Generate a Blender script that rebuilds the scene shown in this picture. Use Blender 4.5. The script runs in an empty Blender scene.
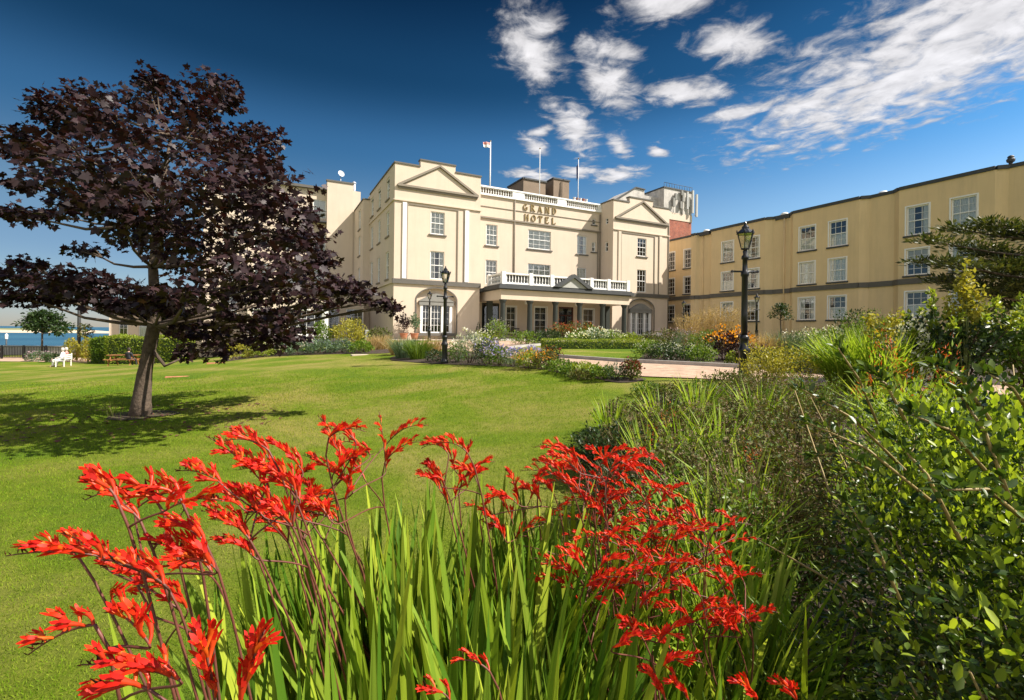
import bpy, math, random
# cloud streaks: two end points and a half width on the cloud layer
CLOUDS = [((800, 35), (1080, 70), 1.5), ((690, 122), (800, 100), 0.13), ((840, 20), (1100, 20), 0.9), ((780, 95), (960, 80), 0.30),
          ((512, -10), (545, 95), 0.17), ((548, 85), (590, 160), 0.16), ((600, -5), (720, 0), 0.20), ((590, 35), (625, 120), 0.16),
          ((630, 90), (740, 95), 0.17), ((560, 120), (520, 140), 0.08), ((560, 165), (590, 178), 0.20), ((590, 184), (645, 165), 0.22), ((500, 170), (560, 180), 0.18),
          ((645, 154), (668, 148), 0.16), ((560, 40), (640, 60), 0.10), ((520, 130), (545, 160), 0.10), ((690, 60), (770, 20), 0.24), ((740, 118), (860, 92), 0.22), ((610, 130), (625, 160), 0.10)]
import bpy, math, random
import numpy as np
from math import radians, sin, cos, pi, atan2, sqrt
from mathutils import Vector, Matrix

random.seed(7)
rng = np.random.default_rng(7)
SC = bpy.context.scene
COL = SC.collection

# ------------------------------------------------------------ camera
cam_d = bpy.data.cameras.new('camera')
cam = bpy.data.objects.new('camera', cam_d); COL.objects.link(cam)
SC.camera = cam
cam_d.sensor_fit = 'HORIZONTAL'; cam_d.sensor_width = 36.0
cam_d.lens = 480.0 / 1024.0 * 36.0
cam_d.shift_y = -18.3 / 1024.0
cam_d.clip_start = 0.05; cam_d.clip_end = 6000
cam.matrix_world = Matrix.Translation((0, 0, 1.6)) @ Matrix.Rotation(radians(90), 4, 'X') @ Matrix.Rotation(radians(0.7), 4, 'Z')

# ------------------------------------------------------------ light
SC.view_settings.view_transform = 'Standard'
SC.view_settings.look = 'None'
SC.view_settings.exposure = 1.12
SC.view_settings.gamma = 1.0
TO_SUN = Vector((0.69, -0.118, 0.71)).normalized()
SUN_EL = math.asin(TO_SUN.z)
sun_d = bpy.data.lights.new('sun', 'SUN'); sun_d.energy = 4.4; sun_d.angle = radians(0.55); sun_d.color = (1.0, 0.93, 0.83)
sun = bpy.data.objects.new('sun', sun_d); COL.objects.link(sun)
sun.location = (30, -5, 40)
sun.rotation_euler = TO_SUN.to_track_quat('Z', 'Y').to_euler()

W = bpy.data.worlds.new('World'); SC.world = W; W.use_nodes = True
nt = W.node_tree; nt.nodes.clear()
def N(t, **k):
    n = nt.nodes.new(t)
    for a, b in k.items():
        setattr(n, a, b)
    return n
def L(a, b): nt.links.new(a, b)
out = N('ShaderNodeOutputWorld'); bg = N('ShaderNodeBackground'); bg.inputs[1].default_value = 0.09
sky = N('ShaderNodeTexSky', sky_type='NISHITA', sun_disc=False, sun_elevation=SUN_EL, sun_rotation=atan2(TO_SUN.x, TO_SUN.y),
        altitude=0, air_density=1.0, dust_density=0.15, ozone_density=1.5)
gam = N('ShaderNodeGamma'); gam.inputs[1].default_value = 1.3
hs = N('ShaderNodeHueSaturation'); hs.inputs['Saturation'].default_value = 1.12; hs.inputs['Value'].default_value = 0.62
L(sky.outputs[0], gam.inputs[0]); L(gam.outputs[0], hs.inputs['Color'])
# clouds: a noise field on a flat cloud layer far above the place
tc = N('ShaderNodeTexCoord'); sep = N('ShaderNodeSeparateXYZ'); L(tc.outputs['Generated'], sep.inputs[0])
def M(op, a, b=None, c=None, clamp=False):
    n = N('ShaderNodeMath', operation=op); n.use_clamp = clamp
    for i, v in enumerate((a, b, c)):
        if v is None: continue
        if isinstance(v, (int, float)): n.inputs[i].default_value = v
        else: L(v, n.inputs[i])
    return n.outputs[0]
zz = M('MAXIMUM', sep.outputs['Z'], 0.03)
cx = M('DIVIDE', sep.outputs['X'], zz); cy = M('DIVIDE', sep.outputs['Y'], zz)
cmb = N('ShaderNodeCombineXYZ'); L(cx, cmb.inputs[0]); L(cy, cmb.inputs[1])
# polarised sky: deepest high up and away from the sun, paler low down; unseen zenith brightened as fill
rp = N('ShaderNodeValToRGB'); rp.color_ramp.interpolation = 'EASE'
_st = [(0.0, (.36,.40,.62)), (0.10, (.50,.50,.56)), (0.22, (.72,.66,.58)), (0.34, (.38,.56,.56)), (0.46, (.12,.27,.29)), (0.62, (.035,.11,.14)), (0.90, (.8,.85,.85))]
while len(rp.color_ramp.elements) < len(_st): rp.color_ramp.elements.new(0.5)
for i, (p_, c_) in enumerate(_st): rp.color_ramp.elements[i].position = p_; rp.color_ramp.elements[i].color = (*c_, 1)
L(sep.outputs['Z'], rp.inputs[0])
pm = N('ShaderNodeMix', data_type='RGBA', blend_type='MULTIPLY'); pm.inputs[0].default_value = 1.0
vm = N('ShaderNodeVectorMath', operation='SCALE'); L(rp.outputs[0], vm.inputs[0]); L(M('MULTIPLY_ADD', sep.outputs['X'], 0.50, 1.0), vm.inputs['Scale'])
L(hs.outputs[0], pm.inputs[6]); L(vm.outputs[0], pm.inputs[7])
def cell(x, y, sx, sy, rot):
    """soft elliptical patch on the cloud layer"""
    c, s = cos(rot), sin(rot)
    dx = M('SUBTRACT', cx, x); dy = M('SUBTRACT', cy, y)
    a = M('DIVIDE', M('ADD', M('MULTIPLY', dx, c), M('MULTIPLY', dy, s)), sx)
    b = M('DIVIDE', M('ADD', M('MULTIPLY', dx, -s), M('MULTIPLY', dy, c)), sy)
    r = M('SQRT', M('ADD', M('MULTIPLY', a, a), M('MULTIPLY', b, b)))
    return M('SUBTRACT', 1.0, r)
def cloud_xy(px, py):
    # where a sight line meets the cloud layer, for laying out the patches
    x = (px - 512) / 480; z = -(py - 331.7 - 0.0122 * (px - 512)) / 480
    return x / z, 1 / z
patches = []
for (x0, y0), (x1, y1), w in CLOUDS:
    a = cloud_xy(x0, y0); b = cloud_xy(x1, y1)
    ln = math.hypot(b[0]-a[0], b[1]-a[1]) / 2
    patches.append(cell((a[0]+b[0])/2, (a[1]+b[1])/2, ln*1.25, w, atan2(b[1]-a[1], b[0]-a[0])))
pv = patches[0]
for q in patches[1:]: pv = M('MAXIMUM', pv, q)
# unseen broken bright cloud added behind the camera as fill light
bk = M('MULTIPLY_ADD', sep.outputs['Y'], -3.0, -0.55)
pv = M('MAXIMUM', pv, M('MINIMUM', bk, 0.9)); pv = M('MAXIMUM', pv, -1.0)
n1 = N('ShaderNodeTexNoise'); n1.inputs['Scale'].default_value = 7.5; n1.inputs['Detail'].default_value = 10; n1.inputs['Roughness'].default_value = 0.62; n1.inputs['Distortion'].default_value = 0.6
L(cmb.outputs[0], n1.inputs[0])
n2 = N('ShaderNodeTexNoise'); n2.inputs['Scale'].default_value = 15; n2.inputs['Detail'].default_value = 6; n2.inputs['Roughness'].default_value = 0.6
L(cmb.outputs[0], n2.inputs[0])
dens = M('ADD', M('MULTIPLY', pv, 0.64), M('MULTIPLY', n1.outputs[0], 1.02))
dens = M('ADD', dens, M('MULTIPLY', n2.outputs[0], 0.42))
mr = N('ShaderNodeMapRange', interpolation_type='SMOOTHSTEP'); mr.inputs[1].default_value = 0.82; mr.inputs[2].default_value = 1.26
L(dens, mr.inputs[0])
cr = N('ShaderNodeMapRange'); cr.inputs[1].default_value = 0.85; cr.inputs[2].default_value = 1.35; cr.inputs[3].default_value = 2.3; cr.inputs[4].default_value = 4.7
L(dens, cr.inputs[0])
clc = N('ShaderNodeCombineXYZ'); bb_ = M('MULTIPLY', cr.outputs[0], M('MULTIPLY_ADD', M('MULTIPLY', sep.outputs['Y'], -3.0, clamp=True), 0.12, 1.0))  # the added cloud behind the camera is lifted slightly for more fill
n3 = N('ShaderNodeTexNoise'); n3.inputs['Scale'].default_value = 9; n3.inputs['Detail'].default_value = 5; L(cmb.outputs[0], n3.inputs[0])
bb_ = M('MULTIPLY', bb_, M('MULTIPLY_ADD', n3.outputs[0], 0.7, 0.62))
L(M('MULTIPLY', bb_, 1.02), clc.inputs[0]); L(bb_, clc.inputs[1]); L(M('MULTIPLY', bb_, 1.02), clc.inputs[2])
mx = N('ShaderNodeMix', data_type='RGBA')
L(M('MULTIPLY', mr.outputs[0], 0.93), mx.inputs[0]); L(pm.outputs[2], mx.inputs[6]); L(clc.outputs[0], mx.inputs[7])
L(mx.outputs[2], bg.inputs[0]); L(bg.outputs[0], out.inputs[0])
# ------------------------------------------------------------ helpers
class MB:
    """collects boxes, quads, tubes; build() links them as one mesh object"""
    def __init__(s): s.v = []; s.f = []; s.sm = []
    def add(s, vs, fs, smooth=False):
        o = len(s.v); s.v += [tuple(p) for p in vs]; s.f += [tuple(i + o for i in f) for f in fs]; s.sm += [smooth] * len(fs); return s
    def box(s, x0, x1, y0, y1, z0, z1):
        return s.add([(x0,y0,z0),(x1,y0,z0),(x1,y1,z0),(x0,y1,z0),(x0,y0,z1),(x1,y0,z1),(x1,y1,z1),(x0,y1,z1)],
              [(0,3,2,1),(4,5,6,7),(0,1,5,4),(1,2,6,5),(2,3,7,6),(3,0,4,7)])
    def bar(s, a, b, w, h, up=(0,0,1)):
        a = Vector(a); b = Vector(b); d = (b-a).normalized(); u = Vector(up)
        r = d.cross(u)
        if r.length < 1e-4: r = d.cross(Vector((1,0,0)))
        r.normalize(); u = r.cross(d).normalized()
        vs = [p + r*i*w/2 + u*j*h/2 for p in (a, b) for i, j in ((-1,-1),(1,-1),(1,1),(-1,1))]
        return s.add(vs, [(0,3,2,1),(4,5,6,7),(0,1,5,4),(1,2,6,5),(2,3,7,6),(3,0,4,7)])
    def prism(s, pts, d):
        """pts: planar loop of 3D points; d: extrusion vector"""
        n = len(pts); d = Vector(d); vs = [Vector(p) for p in pts] + [Vector(p)+d for p in pts]
        fs = [tuple(range(n-1,-1,-1)), tuple(range(n, 2*n))] + [(i,(i+1)%n,(i+1)%n+n,i+n) for i in range(n)]
        return s.add(vs, fs)
    def tube(s, pts, rs, n=8, caps=True, smooth=True):
        pts = [Vector(p) for p in pts]
        if isinstance(rs, (int, float)): rs = [rs]*len(pts)
        vs = []; ref = Vector((0.31, 0.17, 0.93))
        for i, p in enumerate(pts):
            d = (pts[min(i+1,len(pts)-1)] - pts[max(i-1,0)]).normalized()
            if abs(d.dot(ref)) > 0.97: r = d.cross(Vector((1,0,0))).normalized()
            else: r = d.cross(ref).normalized()
            u = r.cross(d)
            for k in range(n):
                a = 2*pi*k/n; vs.append(p + (r*cos(a) + u*sin(a))*rs[i])
        fs = [(i*n+k, i*n+(k+1)%n, (i+1)*n+(k+1)%n, (i+1)*n+k) for i in range(len(pts)-1) for k in range(n)]
        s.add(vs, fs, smooth)
        if caps:
            o = len(s.v) - len(vs); s.f += [tuple(o+k for k in range(n-1,-1,-1)), tuple(o+(len(pts)-1)*n+k for k in range(n))]; s.sm += [False, False]
        return s
    def lathe(s, prof, c=(0,0,0), n=16, smooth=False):
        vs = [(c[0]+r*cos(2*pi*k/n), c[1]+r*sin(2*pi*k/n), c[2]+z) for r, z in prof for k in range(n)]
        fs = [(i*n+k, i*n+(k+1)%n, (i+1)*n+(k+1)%n, (i+1)*n+k) for i in range(len(prof)-1) for k in range(n)]
        fs += [tuple(range(n-1,-1,-1)), tuple((len(prof)-1)*n+k for k in range(n))]
        return s.add(vs, fs, smooth)
    def build(s, name, mat=None, parent=None, loc=None, rotz=None):
        me = bpy.data.meshes.new(name); me.from_pydata([tuple(v) for v in s.v], [], s.f)
        if any(s.sm): me.polygons.foreach_set('use_smooth', s.sm)
        me.update()
        o = bpy.data.objects.new(name, me); COL.objects.link(o)
        if mat: me.materials.append(mat)
        if parent: o.parent = parent
        if loc is not None: o.location = loc
        if rotz is not None: o.rotation_euler = (0,0,rotz)
        return o

def tag(o, label=None, cat=None, group=None, kind=None):
    if label: o['label'] = label
    if cat: o['category'] = cat
    if group: o['group'] = group
    if kind: o['kind'] = kind
    return o
def empty(name, loc, rotz=0, label=None, cat=None, group=None):
    o = bpy.data.objects.new(name, None); COL.objects.link(o); o.location = loc; o.rotation_euler = (0,0,rotz); o.empty_display_size = 0.2
    return tag(o, label, cat, group)
KIDS = {}
def copy_tree(o, parent=None):
    c = o.copy(); COL.objects.link(c)
    if parent: c.parent = parent
    for ch in [q for q in bpy.data.objects if q.parent == o]: copy_tree(ch, c)
    return c
def copy_thing(o, loc, rotz=0, label=None, scale=1):
    c = copy_tree(o); c.location = loc; c.rotation_euler = (0,0,rotz); c.scale = (scale,)*3
    if label: c['label'] = label
    return c

def np_mesh(name, V, F, mat, parent=None, smooth=False, mats=None, midx=None):
    """V (n,3) floats, F (m,k) ints, all faces with k corners"""
    V = np.asarray(V, dtype=np.float32); F = np.asarray(F, dtype=np.int32)
    me = bpy.data.meshes.new(name)
    me.vertices.add(len(V)); me.vertices.foreach_set('co', V.ravel())
    k = F.shape[1]
    me.loops.add(F.size); me.loops.foreach_set('vertex_index', F.ravel())
    me.polygons.add(len(F)); me.polygons.foreach_set('loop_start', np.arange(0, F.size, k, dtype=np.int32))
    me.polygons.foreach_set('loop_total', np.full(len(F), k, dtype=np.int32))
    if smooth: me.polygons.foreach_set('use_smooth', np.ones(len(F), dtype=bool))
    if mats:
        for m in mats: me.materials.append(m)
        me.polygons.foreach_set('material_index', np.asarray(midx, dtype=np.int32))
    elif mat: me.materials.append(mat)
    me.update(calc_edges=True); me.validate()
    o = bpy.data.objects.new(name, me); COL.objects.link(o)
    if parent: o.parent = parent
    return o
def unit(a): return a / np.maximum(np.linalg.norm(a, axis=-1, keepdims=True), 1e-9)
def frames(d, up):
    """columns: right, forward(d), normal"""
    d = unit(d); r = unit(np.cross(d, up)); n = np.cross(r, d)
    return np.stack([r, d, n], axis=2)
def inst(tv, tf, R, P, S):
    """template verts/faces at N frames R(N,3,3), points P, scales S(N,) or (N,3)"""
    tv = np.asarray(tv, float); tf = np.asarray(tf, int); n = len(P)
    S = np.asarray(S, float)
    if S.ndim == 1: S = np.repeat(S[:, None], 3, 1)
    loc = tv[None] * S[:, None, :]
    V = np.einsum('nij,nkj->nki', R, loc) + P[:, None, :]
    F = tf[None] + (np.arange(n) * len(tv))[:, None, None]
    return V.reshape(-1, 3), F.reshape(-1, tf.shape[1])
def merge(parts):
    Vs = []; Fs = []; o = 0
    for V, F in parts:
        if len(V) == 0: continue
        Vs.append(V); Fs.append(F + o); o += len(V)
    return np.concatenate(Vs), np.concatenate(Fs)

# ------------------------------------------------------------ materials
def newmat(name):
    m = bpy.data.materials.new(name); m.use_nodes = True; m.node_tree.nodes.clear(); return m
class G:
    def __init__(s, m): s.t = m.node_tree
    def n(s, t, **k):
        n = s.t.nodes.new(t)
        for a, b in k.items(): setattr(n, a, b)
        return n
    def l(s, a, b): s.t.links.new(a, b)
    def noise(s, vec, scale, detail=4, rough=0.6, dist=0):
        n = s.n('ShaderNodeTexNoise'); n.inputs['Scale'].default_value = scale; n.inputs['Detail'].default_value = detail
        n.inputs['Roughness'].default_value = rough; n.inputs['Distortion'].default_value = dist; s.l(vec, n.inputs['Vector']); return n.outputs[0]
    def ramp(s, fac, stops):
        r = s.n('ShaderNodeValToRGB'); e = r.color_ramp.elements
        while len(e) < len(stops): e.new(0.5)
        for i, (p, c) in enumerate(stops): e[i].position = p; e[i].color = (*c, 1) if len(c) == 3 else c
        s.l(fac, r.inputs[0]); return r.outputs[0]
    def mix(s, a, b, f, blend='MIX'):
        m = s.n('ShaderNodeMix', data_type='RGBA', blend_type=blend)
        for i, v in ((0, f), (6, a), (7, b)):
            if isinstance(v, (int, float)): m.inputs[i].default_value = v
            elif isinstance(v, tuple): m.inputs[i].default_value = (*v, 1)
            else: s.l(v, m.inputs[i])
        return m.outputs[2]
    def coord(s, scale=(1,1,1), which='Object'):
        t = s.n('ShaderNodeTexCoord'); mp = s.n('ShaderNodeMapping'); mp.inputs['Scale'].default_value = scale
        s.l(t.outputs[which], mp.inputs[0]); return mp.outputs[0]
def surf(name, col, rough=0.7, var=0.12, scale=1.5, bump=0.0, bscale=40, streak=0.0, metallic=0.0, spec=0.4, dirt=None):
    m = newmat(name); g = G(m); o = g.n('ShaderNodeOutputMaterial'); b = g.n('ShaderNodeBsdfPrincipled')
    v = g.coord(); f = g.noise(v, scale, 6, 0.65)
    lo = tuple(c*(1-var) for c in col); hi = tuple(min(1, c*(1+var)) for c in col)
    c = g.ramp(f, [(0.3, lo), (0.7, hi)])
    if streak:
        sv = g.coord((1.6, 1.6, 0.13)); sf = g.noise(sv, 1.3, 7, 0.7)
        k = g.ramp(sf, [(0.46, (0,0,0)), (0.78, (1,1,1))])
        c = g.mix(c, tuple(x*0.62 for x in (dirt or col)), g.mix((0,0,0), k, streak))
    g.l(c, b.inputs['Base Color']); b.inputs['Roughness'].default_value = rough; b.inputs['Metallic'].default_value = metallic
    b.inputs['Specular IOR Level'].default_value = spec
    if bump:
        bp = g.n('ShaderNodeBump'); bp.inputs['Strength'].default_value = 0.6; bp.inputs['Distance'].default_value = bump
        g.l(g.noise(v, bscale, 5, 0.6), bp.inputs['Height']); g.l(bp.outputs[0], b.inputs['Normal'])
    g.l(b.outputs[0], o.inputs[0]); return m
def leafmat(name, stops, trans=0.35, rough=0.45, spec=0.35, tcol=None):
    """stops: list of colours picked per leaf"""
    m = newmat(name); g = G(m); o = g.n('ShaderNodeOutputMaterial'); b = g.n('ShaderNodeBsdfPrincipled')
    geo = g.n('ShaderNodeNewGeometry')
    c = g.ramp(geo.outputs['Random Per Island'], [(i/max(1,len(stops)-1), s) for i, s in enumerate(stops)])
    f = g.noise(g.coord(), 3.0, 3)
    c = g.mix(c, g.mix((0.75,0.75,0.75), (1.3,1.3,1.2), f), 1.0, 'MULTIPLY')
    g.l(c, b.inputs['Base Color']); b.inputs['Roughness'].default_value = rough; b.inputs['Specular IOR Level'].default_value = spec
    t = g.n('ShaderNodeBsdfTranslucent')
    g.l(g.mix(c, tcol or (1.5, 1.45, 0.75), 1.0, 'MULTIPLY'), t.inputs[0])
    x = g.n('ShaderNodeMixShader'); x.inputs[0].default_value = trans
    g.l(b.outputs[0], x.inputs[1]); g.l(t.outputs[0], x.inputs[2]); g.l(x.outputs[0], o.inputs[0]); return m

MT = {}
MT['stucco'] = surf('stucco', (0.62, 0.512, 0.400), 0.85, 0.045, 0.6, 0.004, 60, streak=0.22, dirt=(0.60,0.50,0.36))
MT['stucco_y'] = surf('stucco_yellow', (0.72, 0.54, 0.305), 0.85, 0.05, 0.5, 0.004, 60, streak=0.28, dirt=(0.55,0.44,0.28))
MT['greystone'] = surf('grey_stone', (0.21, 0.205, 0.185), 0.7, 0.1, 2)
MT['trim'] = surf('grey_trim', (0.115, 0.105, 0.09), 0.7, 0.1, 2)
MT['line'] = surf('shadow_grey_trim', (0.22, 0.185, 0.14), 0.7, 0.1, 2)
MT['slate'] = surf('dark_slate', (0.055, 0.058, 0.06), 0.6, 0.15, 3)
MT['white'] = surf('white_paint', (0.80, 0.79, 0.76), 0.5, 0.04, 3)
MT['column'] = surf('column_green', (0.028, 0.033, 0.027), 0.5, 0.1, 2)
MT['palegrey'] = surf('pale_grey', (0.40, 0.40, 0.38), 0.6, 0.06, 2)
MT['brownbox'] = surf('brown_cladding', (0.21, 0.15, 0.10), 0.7, 0.15, 1.2)
MT['roof'] = surf('roof_felt', (0.10, 0.10, 0.10), 0.9, 0.2, 1)
MT['concrete'] = surf('concrete', (0.48, 0.45, 0.41), 0.85, 0.3, 1.2, streak=0.5)
MT['black'] = surf('black_iron', (0.012, 0.012, 0.013), 0.35, 0.1, 4, spec=0.5)
MT['gold'] = surf('gold_letter', (0.29, 0.21, 0.085), 0.4, 0.1, 3, metallic=0.15)
MT['steel'] = surf('steel', (0.55, 0.56, 0.58), 0.4, 0.1, 3, metallic=0.5)
MT['curtain'] = surf('net_curtain', (0.84, 0.83, 0.80), 0.9, 0.08, 5)
MT['blind'] = surf('roller_blind', (0.60, 0.55, 0.46), 0.9, 0.08, 3)
MT['dark'] = surf('dark_room', (0.03, 0.028, 0.025), 0.9)  # room shade put into the colour of inner walls and floors
MT['wood'] = surf('timber', (0.30, 0.13, 0.05), 0.6, 0.25, 6)
MT['door'] = surf('door_red_brown', (0.09, 0.025, 0.018), 0.4, 0.15, 4)
MT['stone'] = surf('kerb_stone', (0.38, 0.36, 0.33), 0.85, 0.2, 3, 0.006, 30)
MT['terracotta'] = surf('terracotta', (0.40, 0.16, 0.08), 0.8, 0.15, 6)
MT['navy'] = surf('navy_cloth', (0.02, 0.03, 0.12), 0.8, 0.1, 6)
MT['redcloth'] = surf('red_cloth', (0.55, 0.05, 0.04), 0.8, 0.1, 6)
MT['bark'] = surf('bark', (0.10, 0.072, 0.05), 0.9, 0.5, 11, 0.035, 24)
MT['twig'] = surf('twig', (0.11, 0.065, 0.04), 0.8, 0.3, 20)
MT['skin'] = surf('skin', (0.55, 0.33, 0.24), 0.6, 0.05, 5)
MT['cloth_white'] = surf('white_cloth', (0.78, 0.77, 0.75), 0.85, 0.04, 8)
MT['cloth_pink'] = surf('pink_cloth', (0.55, 0.25, 0.22), 0.85, 0.1, 8)
MT['cloth_dark'] = surf('dark_cloth', (0.03, 0.03, 0.04), 0.85, 0.1, 8)
MT['hair_grey'] = surf('grey_hair', (0.45, 0.42, 0.38), 0.7, 0.2, 20)
MT['hair_dark'] = surf('dark_hair', (0.03, 0.02, 0.015), 0.6, 0.2, 20)
MT['rubber'] = surf('rubber', (0.02, 0.02, 0.02), 0.8)
MT['carwhite'] = surf('car_white', (0.75, 0.75, 0.75), 0.25, 0.02, 2, spec=0.6)
MT['carred'] = surf('car_red', (0.45, 0.02, 0.02), 0.25, 0.02, 2, spec=0.6)
MT['dish'] = surf('dish_grey', (0.65, 0.65, 0.66), 0.5, 0.05, 2)
def glassmat(name, tint, f0):
    m = newmat(name); g = G(m); o = g.n('ShaderNodeOutputMaterial')
    t = g.n('ShaderNodeBsdfTransparent'); t.inputs[0].default_value = (*tint, 1)
    s = g.n('ShaderNodeBsdfGlossy'); s.inputs['Roughness'].default_value = 0.03
    fr = g.n('ShaderNodeFresnel'); fr.inputs[0].default_value = 1.5
    ma = g.n('ShaderNodeMath', operation='MULTIPLY_ADD'); ma.inputs[1].default_value = 1.5; ma.inputs[2].default_value = f0; g.l(fr.outputs[0], ma.inputs[0])
    x = g.n('ShaderNodeMixShader'); g.l(ma.outputs[0], x.inputs[0]); g.l(t.outputs[0], x.inputs[1]); g.l(s.outputs[0], x.inputs[2]); g.l(x.outputs[0], o.inputs[0]); return m
MT['glass'] = glassmat('window_glass', (0.95, 0.97, 0.97), 0.02)
MT['lampglass'] = glassmat('lamp_glass', (0.97, 0.97, 0.96), 0.05)
def brickmat():
    m = newmat('red_brick'); g = G(m); o = g.n('ShaderNodeOutputMaterial'); b = g.n('ShaderNodeBsdfPrincipled')
    t = g.n('ShaderNodeTexCoord'); sp = g.n('ShaderNodeSeparateXYZ'); cb = g.n('ShaderNodeCombineXYZ'); ad = g.n('ShaderNodeMath', operation='ADD')
    g.l(t.outputs['Object'], sp.inputs[0]); g.l(sp.outputs[0], ad.inputs[0]); g.l(sp.outputs[1], ad.inputs[1]); g.l(ad.outputs[0], cb.inputs[0]); g.l(sp.outputs[2], cb.inputs[1])
    k = g.n('ShaderNodeTexBrick'); g.l(cb.outputs[0], k.inputs['Vector']); k.inputs['Scale'].default_value = 1.0
    k.inputs['Brick Width'].default_value = 0.23; k.inputs['Row Height'].default_value = 0.075; k.inputs['Mortar Size'].default_value = 0.008
    k.inputs['Color1'].default_value = (0.36, 0.085, 0.04, 1); k.inputs['Color2'].default_value = (0.24, 0.05, 0.028, 1); k.inputs['Mortar'].default_value = (0.3, 0.22, 0.17, 1)
    c = g.mix(k.outputs[0], g.ramp(g.noise(g.coord(), 1.2), [(0.3, (0.7,0.7,0.7)), (0.7, (1.25,1.2,1.15))]), 1.0, 'MULTIPLY')
    g.l(c, b.inputs[0]); b.inputs['Roughness'].default_value = 0.9; g.l(b.outputs[0], o.inputs[0]); return m
MT['brick'] = brickmat()
# ------------------------------------------------------------ terrain
CP = np.array([(0,0,0),(-3,3,0),(3,3,0),(0,6,0),(-6.7,8.7,0),(-2,9,.03),(3,7,.28),(7,7,.45),(5.1,10.6,.57),(9,13,.62),(2,14,.6),(-2.35,17.3,.42),
 (0,20,.68),(5,20,.75),(12,18,.8),(-9,24,.28),(-16,26,-.2),(-25,28,-.9),(-32.6,35,-1.3),(-40,35,-1.4),(-25,40,-1.1),(-38,48,-1.35),(-17,15,-.42),
 (-30,20,-1),(-12,6,-.15),(-20,5,-.5),(-9.1,36.8,.9),(-14,38,.6),(5,40,.9),(16,49,.9),(18,35,.9),(22,25,.9),(20,12,.8),(12,5,.5),(10,0,.3),(0,-10,0),
 (-15,-10,-.4),(20,-10,.4),(40,30,.9),(30,60,.9),(0,60,.9),(-30,60,-1.2),(-60,40,-1.5),(-60,0,-1.5),(-60,-40,-1.5),(60,-40,.9),(80,80,.9),(0,100,.9),(0,-60,0)], float)
def _phi(d): return np.sqrt(d*d + 9.0)
_A = _phi(np.linalg.norm(CP[:, None, :2] - CP[None, :, :2], axis=2))
_w = np.linalg.solve(_A + np.eye(len(CP))*-0.02, CP[:, 2] - 0.3)
PX, PY = -9.12, 36.8                      # the hotel's front left corner
HA = radians(27); BU = (cos(HA), sin(HA)); BV = (-sin(HA), cos(HA))
def sstep(a, b, x):
    t = np.clip((x-a)/(b-a), 0, 1); return t*t*(3-2*t)
def Hs(x, y):
    x = np.asarray(x, float); y = np.asarray(y, float); sh = np.broadcast(x, y).shape
    xx = np.broadcast_to(x, sh).ravel(); yy = np.broadcast_to(y, sh).ravel()
    cxx = np.clip(xx, -70, 90); cyy = np.clip(yy, -60, 100); z = np.empty(len(xx))
    for i in range(0, len(xx), 20000):
        s = slice(i, i+20000)
        d = np.hypot(cxx[s, None] - CP[None, :, 0], cyy[s, None] - CP[None, :, 1]); z[s] = _phi(d) @ _w + 0.3
    z = np.clip(z, -1.6, 1.0)
    u = (xx-PX)*BU[0] + (yy-PY)*BU[1]; v = (xx-PX)*BV[0] + (yy-PY)*BV[1]
    k = sstep(-9, -4, v) * sstep(-4, 0, u); z = z*(1-k) + 0.9*k
    cs = (-20*(xx+60) + 35*(yy-55))/40.3
    z = z*(1-sstep(0, 12, cs)) - 7*sstep(0, 12, cs)
    return z.reshape(sh)
def H(x, y): return float(Hs(np.array([x]), np.array([y]))[0])
_CA, _SA = cos(radians(.7)), sin(radians(.7))
def ray(px, py):
    dx, dy = px-512, py-331.7
    return (dx*_CA + dy*_SA)/480, 1.0, -(-dx*_SA + dy*_CA)/480
def at(px, py, d):
    r = ray(px, py); return Vector((r[0]*d, d, 1.6 + r[2]*d))
def gp(px, py):
    r = ray(px, py); t = np.arange(1.0, 70, 0.05)
    g = 1.6 + r[2]*t - Hs(r[0]*t, t); i = int(np.argmax(g < 0)); d = t[i] if g[i] < 0 else 60.0
    return Vector((r[0]*d, d, H(r[0]*d, d)))
def gd(px, d):
    x = ray(px, 331.7)[0]*d; return Vector((x, d, H(x, d)))

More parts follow.
